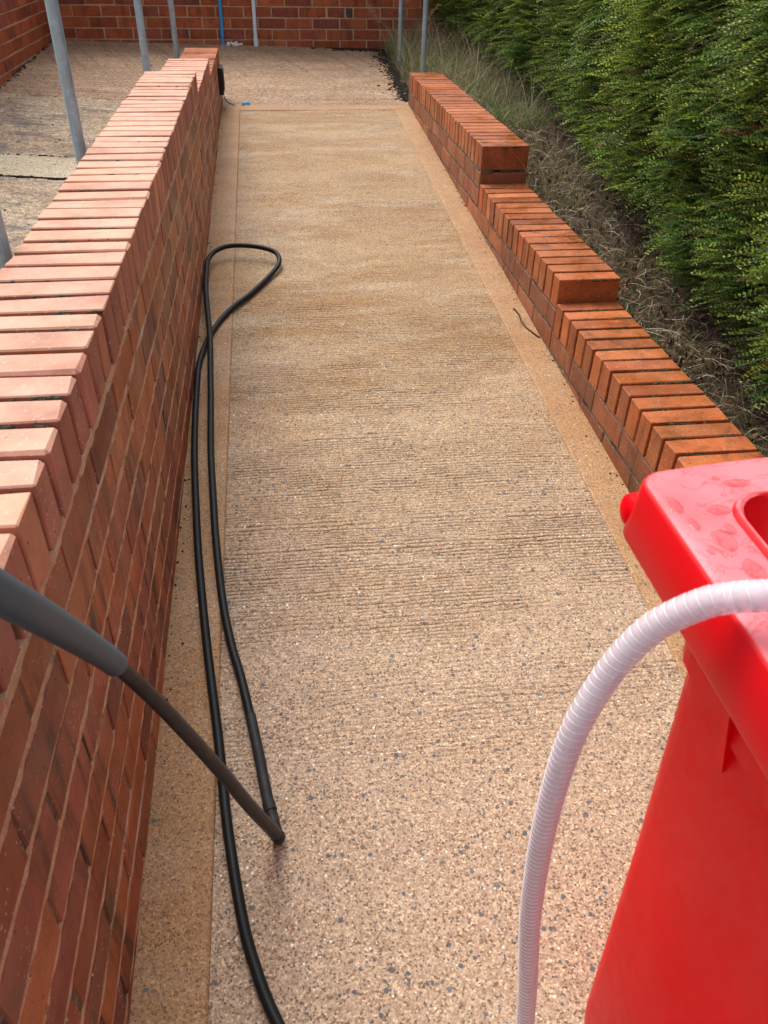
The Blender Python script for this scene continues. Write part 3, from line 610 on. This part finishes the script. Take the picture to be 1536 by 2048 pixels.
# ---------------------------------------------------------------- pressure washer lance coming in from the left
LP = catmull([(-0.256, 0.484, 1.024), (-0.244, 0.526, 0.947), (-0.233, 0.594, 0.84), (-0.213, 0.667, 0.706), (-0.181, 0.711, 0.569), (-0.133, 0.757, 0.37), (-0.1, 0.785, 0.229), (-0.064, 0.82, 0.080)], 8)
w = thing('washer_lance', LP[-1], 'pressure washer lance with grey sleeve and dark tube reaching down from the left', 'lance')
ns = 24
GRIP = catmull([(-0.38, 0.02, 1.45), (-0.34, 0.20, 1.32), (-0.29, 0.38, 1.15), tuple(LP[0])], 3)[:8]
def rs(i): 
    t = i / ns; return 0.0174 - 0.001 * t if t < .55 else 0.01685 - 0.0026 * ((t - .55) / .45) ** 1.2
link('grip_sleeve', tube_mesh('grip_sleeve', [p - LP[-1] for p in (GRIP + LP[2:ns + 1])], 0.02, 24, rf=lambda i: rs(max(0, i - 6))), M['lance_grey'], w)
link('lance_tube', tube_mesh('lance_tube', [p - LP[-1] for p in LP[ns - 3:]], 0.0112, 8, rf=lambda i: 0.0096 + 0.0022 * i / 35), M['lance_black'], w)
tip = (LP[-1] - LP[-3]).normalized()
link('nozzle', tube_mesh('nozzle', [Vector((0, 0, 0)) - tip * 0.004, tip * 0.012, tip * 0.018], [0.0125, 0.0125, 0.009], 12), M['fitting'], w)

# ---------------------------------------------------------------- red wheelie bin
def rrect(x0, x1, y0, y1, r, n=6, bulge=0.0):
    pts = []
    for cx, cy, a0 in ((x1 - r, y1 - r, 0), (x0 + r, y1 - r, 90), (x0 + r, y0 + r, 180), (x1 - r, y0 + r, 270)):
        for k in range(n + 1):
            a = math.radians(a0 + 90 * k / n); x = cx + r * math.cos(a); y = cy + r * math.sin(a); pts.append([x, y])
        if a0 == 0:      # points along the far edge, slightly bowed out
            for k in range(1, 8): pts.append([x1 - r + (x0 + r - x1 + r) * k / 8, y1])
    for p in pts:
        if p[1] > (y0 + y1) / 2: p[1] += bulge * (1 - ((p[0] - (x0 + x1) / 2) / ((x1 - x0) / 2)) ** 2)
    return pts
def loft(bm, loops, closed_ends=(False, False)):
    R_ = [[bm.verts.new(p) for p in L] for L in loops]
    for a, b_ in zip(R_[:-1], R_[1:]):
        for k in range(len(a)): bm.faces.new([a[k], a[(k + 1) % len(a)], b_[(k + 1) % len(a)], b_[k]])
    if closed_ends[0]: bm.faces.new(R_[0])
    if closed_ends[1]: bm.faces.new(R_[-1])
bo = Vector((0.593, 0.33, 0.028))
w = thing('wheelie_bin', bo, 'bright red plastic wheelie bin with a wide wet rim standing in the lower right corner', 'bin')
def L3(z, x0, x1, y0, y1, r, bulge=0.0): return [Vector((p[0], p[1], z)) - bo for p in rrect(x0, x1, y0, y1, r, bulge=bulge)]
bx0, bx1, by0, by1 = 0.353, 0.833, 0.09, 0.645
bm = bmesh.new()
loft(bm, [L3(.040, .405, .781, .13, .482, .03), L3(.030 + .02, .392, .794, .117, .496, .035), L3(.09, .388, .798, .113, .500, .04), L3(.50, .380, .806, .104, .512, .045), L3(.815, .3725, .8135, .098, .525, .05), L3(.826, .3660, .820, .093, .533, .05), L3(.885, .3640, .822, .092, .536, .05)], (True, False))
link('body', bm_mesh(bm, 'body', True), M['red'], w)
bm = bmesh.new()
bl = 0.022
loft(bm, [L3(.30, .435, .765, .15, .47, .04), L3(.72, .440, .745, .17, .500, .04), L3(.878, .436, .752, .165, .515, .04), L3(.900, .4305, .758, .160, .560, .04), L3(.946, .4265, .7595, .1565, .5865, .04), L3(.9525, .4240, .762, .154, .589, .040), L3(.954, .4215, .7645, .1515, .5915, .040), L3(.9525, .419, .767, .149, .594, .040), L3(.9478, .417, .769, .147, .596, .041),
          L3(.9465, .40, .786, .13, .611, .06, .009), L3(.948, .372, .814, .107, .630, .03, .018), L3(.9475, .3575, .8285, .095, .641, .024, .022), L3(.9455, .3545, .8315, .092, .644, .023, .022), L3(.942, .3530, .833, .09, .645, .022, .022),
          L3(.882, .3455, .840, .086, .649, .026, .022), L3(.878, .3470, .8385, .0875, .6475, .026, .022), L3(.880, .358, .828, .097, .63, .02, .02), L3(.888, .368, .818, .10, .55, .03, 0.0)], (True, False))
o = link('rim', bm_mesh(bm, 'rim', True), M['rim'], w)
# hinge lug on the far corner, gussets under the rim, base feet
hb = [Vector((x, .6435, .9005)) - bo for x in (.3478, .3483, .3497, .3525, .3570, .40, .47)]
link('handle_bar', tube_mesh('handle_bar', hb, [.004, .0085, .0135, .0172, .0188, .019, .019], 28), M['red'], w)
for gy in (0.405, 0.20):
    bm = bmesh.new(); a = [(.352, .884), (.385, .884), (.385, .775), (.3725, .782)]
    v0 = [bm.verts.new(Vector((x, gy - .006, z)) - bo) for x, z in a]; v1 = [bm.verts.new(Vector((x, gy + .006, z)) - bo) for x, z in a]
    bm.faces.new(v0); bm.faces.new(v1[::-1])
    for i in range(4): bm.faces.new([v0[i], v1[i], v1[(i + 1) % 4], v0[(i + 1) % 4]])
    link('gusset', bm_mesh(bm, 'gusset'), M['red'], w)
# two wheels with an axle behind the body (away from the path)
for wx in (0.40, 0.785):
    bm = bmesh.new(); bmesh.ops.create_cone(bm, cap_ends=True, segments=28, radius1=.085, radius2=.085, depth=.04, matrix=Matrix.Rotation(math.pi / 2, 4, 'Y')); bmesh.ops.bevel(bm, geom=[e for e in bm.edges], offset=.004, segments=2, affect='EDGES')
    wh = link('wheel', bm_mesh(bm, 'wheel', False), M['rubber'], w); wh.location = Vector((wx, 0.075, 0.092)) - bo
# film of rain water standing on the rim: shallow irregular pools
def pool(pts, z=0.9478, h=0.0022):
    c = Vector((sum(p[0] for p in pts) / len(pts), sum(p[1] for p in pts) / len(pts)))
    P2 = [Vector((p[0], p[1], 0)) for p in pts]; cv = catmull([tuple(p) for p in P2[-2:] + P2 + P2[:2]], 4)[8:-1][:4 * len(P2)]
    bm = bmesh.new(); base = [bm.verts.new(Vector((p.x, p.y, z - .0015)) - bo) for p in cv]; mid = [bm.verts.new(Vector((p.x + (c.x - p.x) * .05, p.y + (c.y - p.y) * .05, z + h * .7)) - bo) for p in cv]
    inn = [bm.verts.new(Vector((p.x + (c.x - p.x) * .22, p.y + (c.y - p.y) * .22, z + h)) - bo) for p in cv]
    n = len(cv)
    for A, B in ((base, mid), (mid, inn)):
        for k in range(n): bm.faces.new([A[k], A[(k + 1) % n], B[(k + 1) % n], B[k]])
    bm.faces.new(inn); return bm
rp = random.Random(8)
def blob(cx, cy, rx, ry, n=9): return [(cx + rx * math.cos(2 * math.pi * k / n) * rp.uniform(.84, 1.1), cy + ry * math.sin(2 * math.pi * k / n) * rp.uniform(.84, 1.1)) for k in range(n)]
for (cx, cy, rx, ry) in ((.393, .530, .012, .017), (.399, .487, .011, .014), (.396, .445, .010, .014), (.374, .555, .006, .010), (.372, .515, .004, .006), (.41, .575, .013, .008), (.392, .408, .012, .012), (.377, .46, .003, .004), (.45, .618, .016, .006), (.51, .622, .022, .008), (.369, .585, .007, .014), (.405, .545, .007, .008), (.381, .425, .004, .007), (.43, .628, .006, .004), (.39, .372, .011, .013)):
    o = link('rain_puddle', bm_mesh(pool(blob(cx, cy, rx, ry), 0.9464), 'rain_puddle', True), M['water'], w)

# ---------------------------------------------------------------- clear ribbed tube
TP = catmull([(0.52, 0.40, 0.80), (0.50, 0.405, 0.93), (0.44, 0.41, 0.985), (0.362, 0.417, 0.984), (0.344, 0.429, 0.973), (0.324, 0.440, 0.957), (0.297, 0.456, 0.915), (0.272, 0.462, 0.852), (0.251, 0.459, 0.765), (0.252, 0.470, 0.603), (0.265, 0.480, 0.418), (0.277, 0.479, 0.295), (0.287, 0.473, 0.188), (0.293, 0.462, 0.085), (0.275, 0.41, 0.046), (0.24, 0.28, 0.034), (0.22, 0.10, 0.022)], 12)
w = thing('clear_suction_hose', TP[-1], 'clear ribbed plastic hose arching from the red bin down to the ramp', 'hose')
# resample at even spacing
L = [0]; 
for a, c in zip(TP[:-1], TP[1:]): L.append(L[-1] + (c - a).length)
def at(s):
    k = min(max(np.searchsorted(L, s) - 1, 0), len(TP) - 2); t = (s - L[k]) / max(1e-9, L[k + 1] - L[k]); return TP[k].lerp(TP[k + 1], t)
step = 0.0011; N = int(L[-1] / step); EV = [at(i * step) - TP[-1] for i in range(N)]
link('tube_wall', tube_mesh('tube_wall', EV, 0.012, 18, rf=lambda i: 0.0125 + 0.0012 * min(1.0, i * step / 0.9) + 0.0002 * math.sin(2 * math.pi * i * step / 0.0094)), M['pvc'], w)
link('inner_wall', tube_mesh('inner_wall', EV[::4], 0.0092, 12), M['pvc_in'], w)
# spiral rib
V = []; up = Vector((0, 0, 1)); Nn = Vector((0, 1, 0)); hp = []
for i in range(0, N):
    T = (EV[min(i + 1, N - 1)] - EV[max(i - 1, 0)]).normalized(); Nn = (Nn - T * Nn.dot(T)).normalized(); B = T.cross(Nn)
    for q in range(3):
        ph = 2 * math.pi * (i + q / 3) * step / 0.0094; f = q / 3; c = EV[i].lerp(EV[min(i + 1, N - 1)], f); hp.append(c + (Nn * math.cos(ph) + B * math.sin(ph)) * (0.0122 + 0.0012 * min(1.0, i * step / 0.9)))
link('spiral_rib', tube_mesh('spiral_rib', hp, 0.00055, 5), M['pvc_rib'], w)

# ---------------------------------------------------------------- hedge
def rep_face(nv, tri, n): return (np.array(tri)[None] + (np.arange(n) * nv)[:, None, None]).reshape(-1, len(tri[0]))
hy = np.array([-1.2, 0, 1.8, 2.4, 3.0, 4.0, 5.0, 6.0, 7.0, 7.7, 9]); hx = 0.01 + np.array([1.15, 1.17, 1.24, 1.29, 1.37, 1.52, 1.64, 1.60, 1.50, 1.38, 1.35])
def hedge_x(y, z): 
    f = np.interp(y, hy, hx); zr = z - (0.165 + 0.05 * y)
    return f + 0.30 * np.clip((0.30 - zr) / 0.30, 0, 1) ** 2 + 0.05 * np.clip((zr - 0.8), 0, 2) + 0.10 * (vnoise2(y * 2.3, z * 2.9, 3) - .5) + 0.13 * (vnoise2(y * 5.5, z * 7, 5) - .5)
hedge = thing('hedge', (1.9, 3.2, 0.3), 'dense green small-leaved hedge leaning over the planting bed on the right', 'hedge')
HL = np.array(hedge.location)
def shoots(n, y0, y1, z0r, z1r, leaf, gap, K, lens, seed, depth=0.16):
    r = np.random.default_rng(seed)
    y = r.uniform(y0, y1, n); zr = z0r + (z1r - z0r) * r.random(n); z = zr + 0.165 + 0.05 * y
    dep = r.random(n) ** 1.3 * depth
    x = hedge_x(y, z) + dep + 0.04
    base = np.stack([x, y, z], 1)
    sw = vnoise2(y * 3.3, z * 4.1, 71) - .5; sv = vnoise2(y * 2.7, z * 5.1, 72) - .5
    d = np.stack([-np.abs(r.normal(0.9, 0.22, n)), r.normal(-0.03, 0.45, n) + sw * 0.9, r.normal(0.08, 0.20, n) + sv * 0.7], 1); d /= np.linalg.norm(d, axis=1)[:, None]
    Ls = r.uniform(lens[0], lens[1], n); droop = r.uniform(0.0, 0.26, n)
    base += -d * Ls[:, None] * 0.35
    t = ((np.arange(K) // 2) + 0.5) / (K / 2)                      # pairs
    side = np.where(np.arange(K) % 2 == 0, 1.0, -1.0)
    T = t[None, :, None]
    pos = base[:, None] + d[:, None] * (Ls[:, None, None] * T); pos[:, :, 2] -= (droop * Ls)[:, None] * t[None] ** 2
    tan = d[:, None] + np.zeros((1, K, 1)); tan[:, :, 2] -= (2 * droop)[:, None] * t[None]; tan /= np.linalg.norm(tan, axis=2)[..., None]
    roll = r.normal(0, 0.32, n); up = np.array([0, 0, 1.0]); sd_ = np.cross(d, up); sd_ /= np.linalg.norm(sd_, axis=1)[:, None]; upv = np.cross(sd_, d)
    s_ = sd_ * np.cos(roll)[:, None] + upv * np.sin(roll)[:, None]; u_ = -sd_ * np.sin(roll)[:, None] + upv * np.cos(roll)[:, None]
    jit = r.normal(0, 0.18, (n, K, 3))
    lv = s_[:, None] * side[None, :, None] * 0.85 + tan * 0.45 + u_[:, None] * 0.42 + jit; lv /= np.linalg.norm(lv, axis=2)[..., None]
    size = leaf * r.uniform(0.75, 1.25, n)[:, None] * (1.08 - 0.45 * t[None] ** 3) * r.uniform(0.75, 1.2, (n, K))
    lv *= size[..., None]
    wv = np.cross(lv, u_[:, None] + jit[:, :, ::-1] * 0.8); wv /= np.linalg.norm(wv, axis=2)[..., None] + 1e-9; wv *= (size * 0.34)[..., None]
    nv_ = np.cross(wv, lv); nv_ /= np.linalg.norm(nv_, axis=2)[..., None] + 1e-9; nv_ *= (size * 0.10)[..., None]
    V = np.stack([pos, pos + lv * .5 + wv + nv_, pos + lv, pos + lv * .5 - wv + nv_], 2).reshape(-1, 3)
    F = rep_face(4, [(0, 1, 2), (0, 2, 3)], n * K)
    # tint: new growth at the tips is yellow-green, older leaves blue-green
    age = np.clip(t[None] * 0.9 + r.normal(0, .25, (n, 1)) - 0.15, 0, 1) * r.uniform(0.7, 1.0, (n, K))
    fresh = (np.clip(r.random(n) ** 1.1 * 0.8 + 0.7 * (vnoise2(y * 2.1, z * 3.3, 73) - .35), 0, 1))[:, None]
    old = np.array([0.095, 0.190, 0.028]); new = np.array([0.60, 0.74, 0.075]); blue = np.array([0.085, 0.210, 0.060])
    o_ = old[None, None] + (blue - old)[None, None] * r.random((n, 1))[..., None]
    c = o_ + (new - o_) * (age * (0.15 + 0.85 * fresh))[..., None]; c *= r.uniform(0.75, 1.25, (n, K))[..., None]
    brn = r.random(n) < 0.035; c[brn] = np.array([0.22, 0.13, 0.06]) * r.uniform(.6, 1.2, (int(brn.sum()), K))[..., None]
    C = np.concatenate([c, np.ones((n, K, 1))], 2); C = np.repeat(C[:, :, None], 4, 2).reshape(-1, 4)
    # stems: ribbons of 4 segments, crossing two ways
    q = np.linspace(-0.6, 1.0, 6); Pq = base[:, None] + d[:, None] * (Ls[:, None, None] * q[None, :, None]); Pq[:, :, 2] -= (droop * Ls)[:, None] * np.clip(q, 0, 1)[None] ** 2
    hw = 0.0010; SV = np.stack([Pq + s_[:, None] * hw, Pq - s_[:, None] * hw, Pq + u_[:, None] * hw], 2).reshape(n, -1, 3)
    sf = []
    for k in range(5):
        for a, b_ in ((0, 1), (1, 2), (2, 0)): sf.append((k * 3 + a, k * 3 + b_, k * 3 + 3 + b_, k * 3 + 3 + a))
    return V, F, C, SV.reshape(-1, 3), rep_face(18, sf, n)
parts = [shoots(6200, 0.9, 3.4, 0.05, 1.15, 0.0140, .007, 30, (0.09, 0.20), 1, 0.2), shoots(3400, 0.9, 3.4, 0.05, 1.15, 0.0125, .007, 30, (0.09, 0.19), 6, 0.32), shoots(6200, 3.4, 5.8, 0.05, 1.25, 0.0145, .007, 30, (0.10, 0.23), 2, .2), shoots(4200, 5.8, 8.2, 0.0, 1.35, 0.0160, .007, 28, (0.12, 0.26), 3), shoots(900, -1.0, 0.9, 0.05, 1.1, 0.013, .007, 34, (0.12, 0.26), 4)]
vo = so = 0; VV, FF, CC, SV, SF = [], [], [], [], []
for v, f, c, s, sf in parts:
    VV.append(v); FF.append(f + vo); CC.append(c); vo += len(v); SV.append(s); SF.append(sf + so); so += len(s)
o = link('foliage', npmesh('foliage', np.concatenate(VV) - HL, np.concatenate(FF), np.concatenate(CC)), M['leaf'], hedge); o['kind'] = 'stuff'
o = link('shoots', npmesh('shoots', np.concatenate(SV) - HL, np.concatenate(SF)), M['stem'], hedge); o['kind'] = 'stuff'
# dark twiggy inside
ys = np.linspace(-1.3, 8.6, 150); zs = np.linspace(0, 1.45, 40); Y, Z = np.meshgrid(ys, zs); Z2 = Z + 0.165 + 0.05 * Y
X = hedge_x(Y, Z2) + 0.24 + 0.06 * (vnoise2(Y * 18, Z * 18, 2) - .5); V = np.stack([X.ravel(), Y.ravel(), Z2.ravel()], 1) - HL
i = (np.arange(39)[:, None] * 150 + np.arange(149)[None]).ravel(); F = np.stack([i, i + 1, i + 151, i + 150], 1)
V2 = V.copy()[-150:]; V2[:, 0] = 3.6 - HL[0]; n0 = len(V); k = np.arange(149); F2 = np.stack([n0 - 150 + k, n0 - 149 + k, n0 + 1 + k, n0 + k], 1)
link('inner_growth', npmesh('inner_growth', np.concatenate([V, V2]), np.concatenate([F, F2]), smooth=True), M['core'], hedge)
# bare branches reaching out of the foot of the hedge
rr = random.Random(21); bmv = []
V = []; F = []
for q in range(260):
    y = rr.uniform(1.2, 7.4); z = soil_z(1.5, y) + rr.uniform(.02, .55); x = float(hedge_x(np.array([y]), np.array([z]))[0]) + 0.18
    p = [Vector((x, y, z))]; d = Vector((-rr.uniform(.5, 1), rr.gauss(0, .5), rr.uniform(-.15, .5))).normalized()
    for s in range(5): d = (d + Vector((rr.gauss(0, .18), rr.gauss(0, .18), rr.gauss(0, .18)))).normalized(); p.append(p[-1] + d * rr.uniform(.03, .07))
    me = tube_mesh('t', p, 0.002, 5, False, rf=lambda i: 0.0022 * (1 - i / 7)); n0 = len(V); V += [tuple(v.co) for v in me.vertices]; F += [tuple(a + n0 for a in f.vertices) for f in me.polygons]; bpy.data.meshes.remove(me)
o = link('bare_twigs', npmesh('bare_twigs', np.array(V) - HL, F), simple('grey_bare_twig', (0.20, 0.16, 0.12), 0.85), hedge); o['kind'] = 'stuff'

# ---------------------------------------------------------------- grasses and litter
def blades(n, xy, zf, h, lean, width, cols, seed, flat=False, dirbias=(0, 0)):
    r = np.random.default_rng(seed); x, y = xy(r, n); z = zf(x, y); H = r.uniform(h[0], h[1], n); a = r.uniform(0, 2 * np.pi, n); k = r.uniform(lean[0], lean[1], n)
    dx = np.cos(a) * k + dirbias[0]; dy = np.sin(a) * k + dirbias[1]; t = np.linspace(0, 1, 6)[None]
    if flat:
        bend = r.normal(0, 0.8, n)[:, None]
        ang = a[:, None] + bend * t; ds = H[:, None] / 5
        PX = x[:, None] + np.cumsum(np.cos(ang) * ds, 1) - ds; PY = y[:, None] + np.cumsum(np.sin(ang) * ds, 1); lift = r.uniform(0.003, .03, n)[:, None]
        PZ = zf(PX, PY) + .004 + lift * np.sin(t * np.pi * r.uniform(.6, 1.4, n)[:, None]) + r.uniform(0, .015, n)[:, None]
    else:
        PX = x[:, None] + dx[:, None] * H[:, None] * t ** 1.8; PY = y[:, None] + dy[:, None] * H[:, None] * t ** 1.8; PZ = z[:, None] + H[:, None] * (t - 0.28 * np.abs(k)[:, None] * t ** 2.6)
    P_ = np.stack([PX, PY, PZ], 2); w_ = width * r.uniform(.6, 1.3, n)[:, None] * (1 - 0.85 * t ** 1.5)
    wa = r.uniform(0, 2 * np.pi, n) if not flat else a + np.pi / 2; W_ = np.stack([np.cos(wa)[:, None] * w_, np.sin(wa)[:, None] * w_, np.zeros_like(w_) + (0.0005 if flat else 0)], 2)
    V = np.stack([P_ + W_, P_ - W_], 2).reshape(-1, 3); F = rep_face(12, [(2 * i, 2 * i + 1, 2 * i + 3, 2 * i + 2) for i in range(5)], n)
    cols = np.array(cols); c = cols[r.integers(0, len(cols), n)] * r.uniform(.7, 1.3, n)[:, None]; C = np.concatenate([np.repeat(c, 12, 0), np.ones((n * 12, 1))], 1)
    return V, F, C
def sz(x, y): return soilz(x, y)
def xy_grass(r, n):
    y = np.concatenate([r.uniform(4.9, YB - .02, int(n * .75)), r.uniform(3.6, 5.4, n - int(n * .75))]); f = np.interp(y, hy, hx)
    x = 1.02 + (r.random(n) ** 0.9) * (f - 1.0); k = r.integers(0, 330, n); m = r.random(n) < 0.72
    y = np.where(m, y[k] + r.normal(0, .028, n), y); x = np.where(m, x[k] + r.normal(0, .024, n), x)
    x = np.where(y < 5.95, np.maximum(x, 1.165 + .02 * r.random(n)), x); return x, np.minimum(y, YB - .01)
def xy_bed(r, n):
    y = r.uniform(0.8, 7.5, n); f = np.interp(y, hy, hx); x = 1.17 + r.random(n) * (f + 0.15 - 1.15); return x, y
G = [(0.14, 0.24, 0.05), (0.20, 0.28, 0.07), (0.10, 0.18, 0.04), (0.15, 0.22, 0.06), (0.36, 0.33, 0.16), (0.50, 0.43, 0.25)]; ST = [(0.28, 0.20, 0.115), (0.19, 0.125, 0.072), (0.13, 0.085, 0.05), (0.56, 0.47, 0.32), (0.13, 0.09, 0.06)]
V, F, C = blades(5200, xy_grass, sz, (0.05, 0.19), (0.3, 1.7), 0.0016, G, 5, dirbias=(-.05, -.1))
tag(link('grass', npmesh('grass', V, F, C), M['grass']), 'long green and bleached grass between the low wall and the hedge', 'grass', kind='stuff')
V, F, C = blades(1300, xy_grass, sz, (0.16, 0.36), (0.2, 0.9), 0.0012, ST[:1] + ST[3:4], 15)
tag(link('dry_grass', npmesh('dry_grass', V, F, C), M['straw']), 'thin straw coloured grass stems near the landing', 'grass', kind='stuff')
V, F, C = blades(6500, xy_bed, sz, (0.04, 0.17), (0, 1), 0.0009, ST, 6, flat=True)
tag(link('straw_litter', npmesh('straw_litter', V, F, C), M['straw']), 'dead straw and leaf litter lying on the soil below the hedge', 'litter', kind='stuff')
V, F, C = blades(2600, xy_bed, sz, (0.010, 0.028), (0, 1), 0.0055, [(0.16, 0.085, 0.045), (0.11, 0.06, 0.035), (0.24, 0.15, 0.085), (0.07, 0.045, 0.03)], 26, flat=True)
tag(link('dead_leaves', npmesh('dead_leaves', V, F, C), M['straw']), 'small brown dead leaves scattered on the soil bed', 'dead leaves', kind='stuff')
def xy_weed(r, n):
    y = r.uniform(1.2, 4.6, n); k = vnoise2(y * 3, y * 0 + 2, 4); f = np.interp(y, hy, hx); return 1.18 + r.random(n) * (f - 1.1) , y
V, F, C = blades(900, xy_weed, sz, (0.02, 0.06), (0.4, 1.2), 0.0022, G[:3], 8)
tag(link('weeds', npmesh('weeds', V, F, C), M['grass']), 'sparse small green weeds on the bed', 'weeds', kind='stuff')
# seeded grass stalks in front of the back wall
def stalk(x, y, h, lean, label, seed):
    r = random.Random(seed); z0 = float(soilz(np.array([x]), np.array([y]))[0]); w = thing('grass_stalk', (x, y, z0), label, 'grass stalk')
    p = [Vector((lean[0] * t ** 1.8, lean[1] * t ** 1.8, h * t)) for t in [i / 10 for i in range(11)]]
    link('stem', tube_mesh('stem', p, 0.0015, 6, rf=lambda i: 0.0018 - .0001 * i), simple('straw_stalk', (0.38, 0.29, 0.17), 0.8), w)
    V = []; F = []
    for k in range(46):
        t = r.uniform(.68, 1.0); c = p[min(10, int(t * 10))].lerp(p[min(10, int(t * 10) + 1)], t * 10 % 1); d = Vector((r.gauss(0, 1), r.gauss(0, .6), r.uniform(-.2, 1.2))).normalized() * r.uniform(.012, .05) * (1.25 - t)*2.2
        s = d.cross(Vector((0, 1, 0))).normalized() * .0022; n0 = len(V); V += [tuple(c), tuple(c + d * .6 + s), tuple(c + d), tuple(c + d * .6 - s)]; F.append((n0, n0 + 1, n0 + 2, n0 + 3))
    me = npmesh('seed_head', V, F, np.tile((0.42, 0.32, 0.2, 1), (len(V), 1))); link('seed_head', me, M['straw'], w)
stalk(1.10, 7.35, 0.52, (0.06, -0.03), 'tallest dry seeded grass stalk between the two right posts', 1)
stalk(1.00, 7.45, 0.38, (-0.17, -0.05), 'dry grass stalk arching left in front of the back wall', 2)
stalk(1.16, 7.2, 0.36, (0.20, -0.05), 'dry grass stalk leaning right beside the hedge', 3)

# black mud, moss and crumbs along the landing's right edge, wall foot and scattered bits on the ramp
rr = random.Random(9); sp = []
for k in range(4200):
    y = rr.uniform(5.95, 7.65); x = 1.01 - abs(rr.gauss(0, 0.055)) + rr.uniform(-.02, .03) + (0.02 if y > 6.5 else 0)
    if rr.random() < 0.22: y = YB - abs(rr.gauss(0, .05)) - .01; x = 1.0 - abs(rr.gauss(0, .22))
    s = rr.uniform(.002, .010); sp.append((x, y, landing_z(min(x, 1), y) + s * .1, s * 1.5, s * 1.3, s * .6))
for k in range(60): s = rr.uniform(.005, .012); sp.append((0.95 - rr.random() ** 2 * .05, rr.uniform(4.6, 5.9), 0.33 + .07 * 0 + rr.random() * 0, s, s, s)) if False else None
o = clumps('mud_and_moss', sp, M['mud'], None, 4); tag(o, 'black mud and moss crumbs along the right edge of the landing', 'mud')
sp = []
for k in range(320):
    y = 5.8 - 4.7 * rr.random() ** 1.0; side_ = rr.random()
    x = XL + abs(rr.gauss(0, .01)) + .003 if side_ < .4 else (XR - abs(rr.gauss(0, .012)) - .003 if side_ < .8 else rr.uniform(XL, XR))
    s = rr.uniform(.0015, .0045) if side_ < .8 else rr.uniform(.001, .003); sp.append((x, y, ramp_z(y) + .0035, s, s * 1.3, s * .6))
for k in range(160):
    y = rr.uniform(3.0, 7.5); x = rr.uniform(XS, -.6); s = rr.uniform(.002, .006); sp.append((x, y, landing_z(x, y) + .002, s * 1.4, s, s * .6))
for k in range(160):      # along the foot of the side and back walls, and in the platform joint
    y = rr.uniform(5.4, YB); s = rr.uniform(.003, .009); sp.append((XS + abs(rr.gauss(0, .012)), y, landing_z(XS, y) + .002, s, s * 1.6, s * .6))
for k in range(140):
    x = rr.uniform(XS, -.54); s = rr.uniform(.005, .011); y = rr.choice((4.158, 4.158, 4.158, 4.515)); sp.append((x, y + rr.gauss(0, .006), landing_z(x, y) + .002, s * 1.8, s, s * .7))
o = clumps('grit', sp, M['mud'], None, 6); tag(o, 'dark grit and crumbs along the wall feet and joints', 'grit')
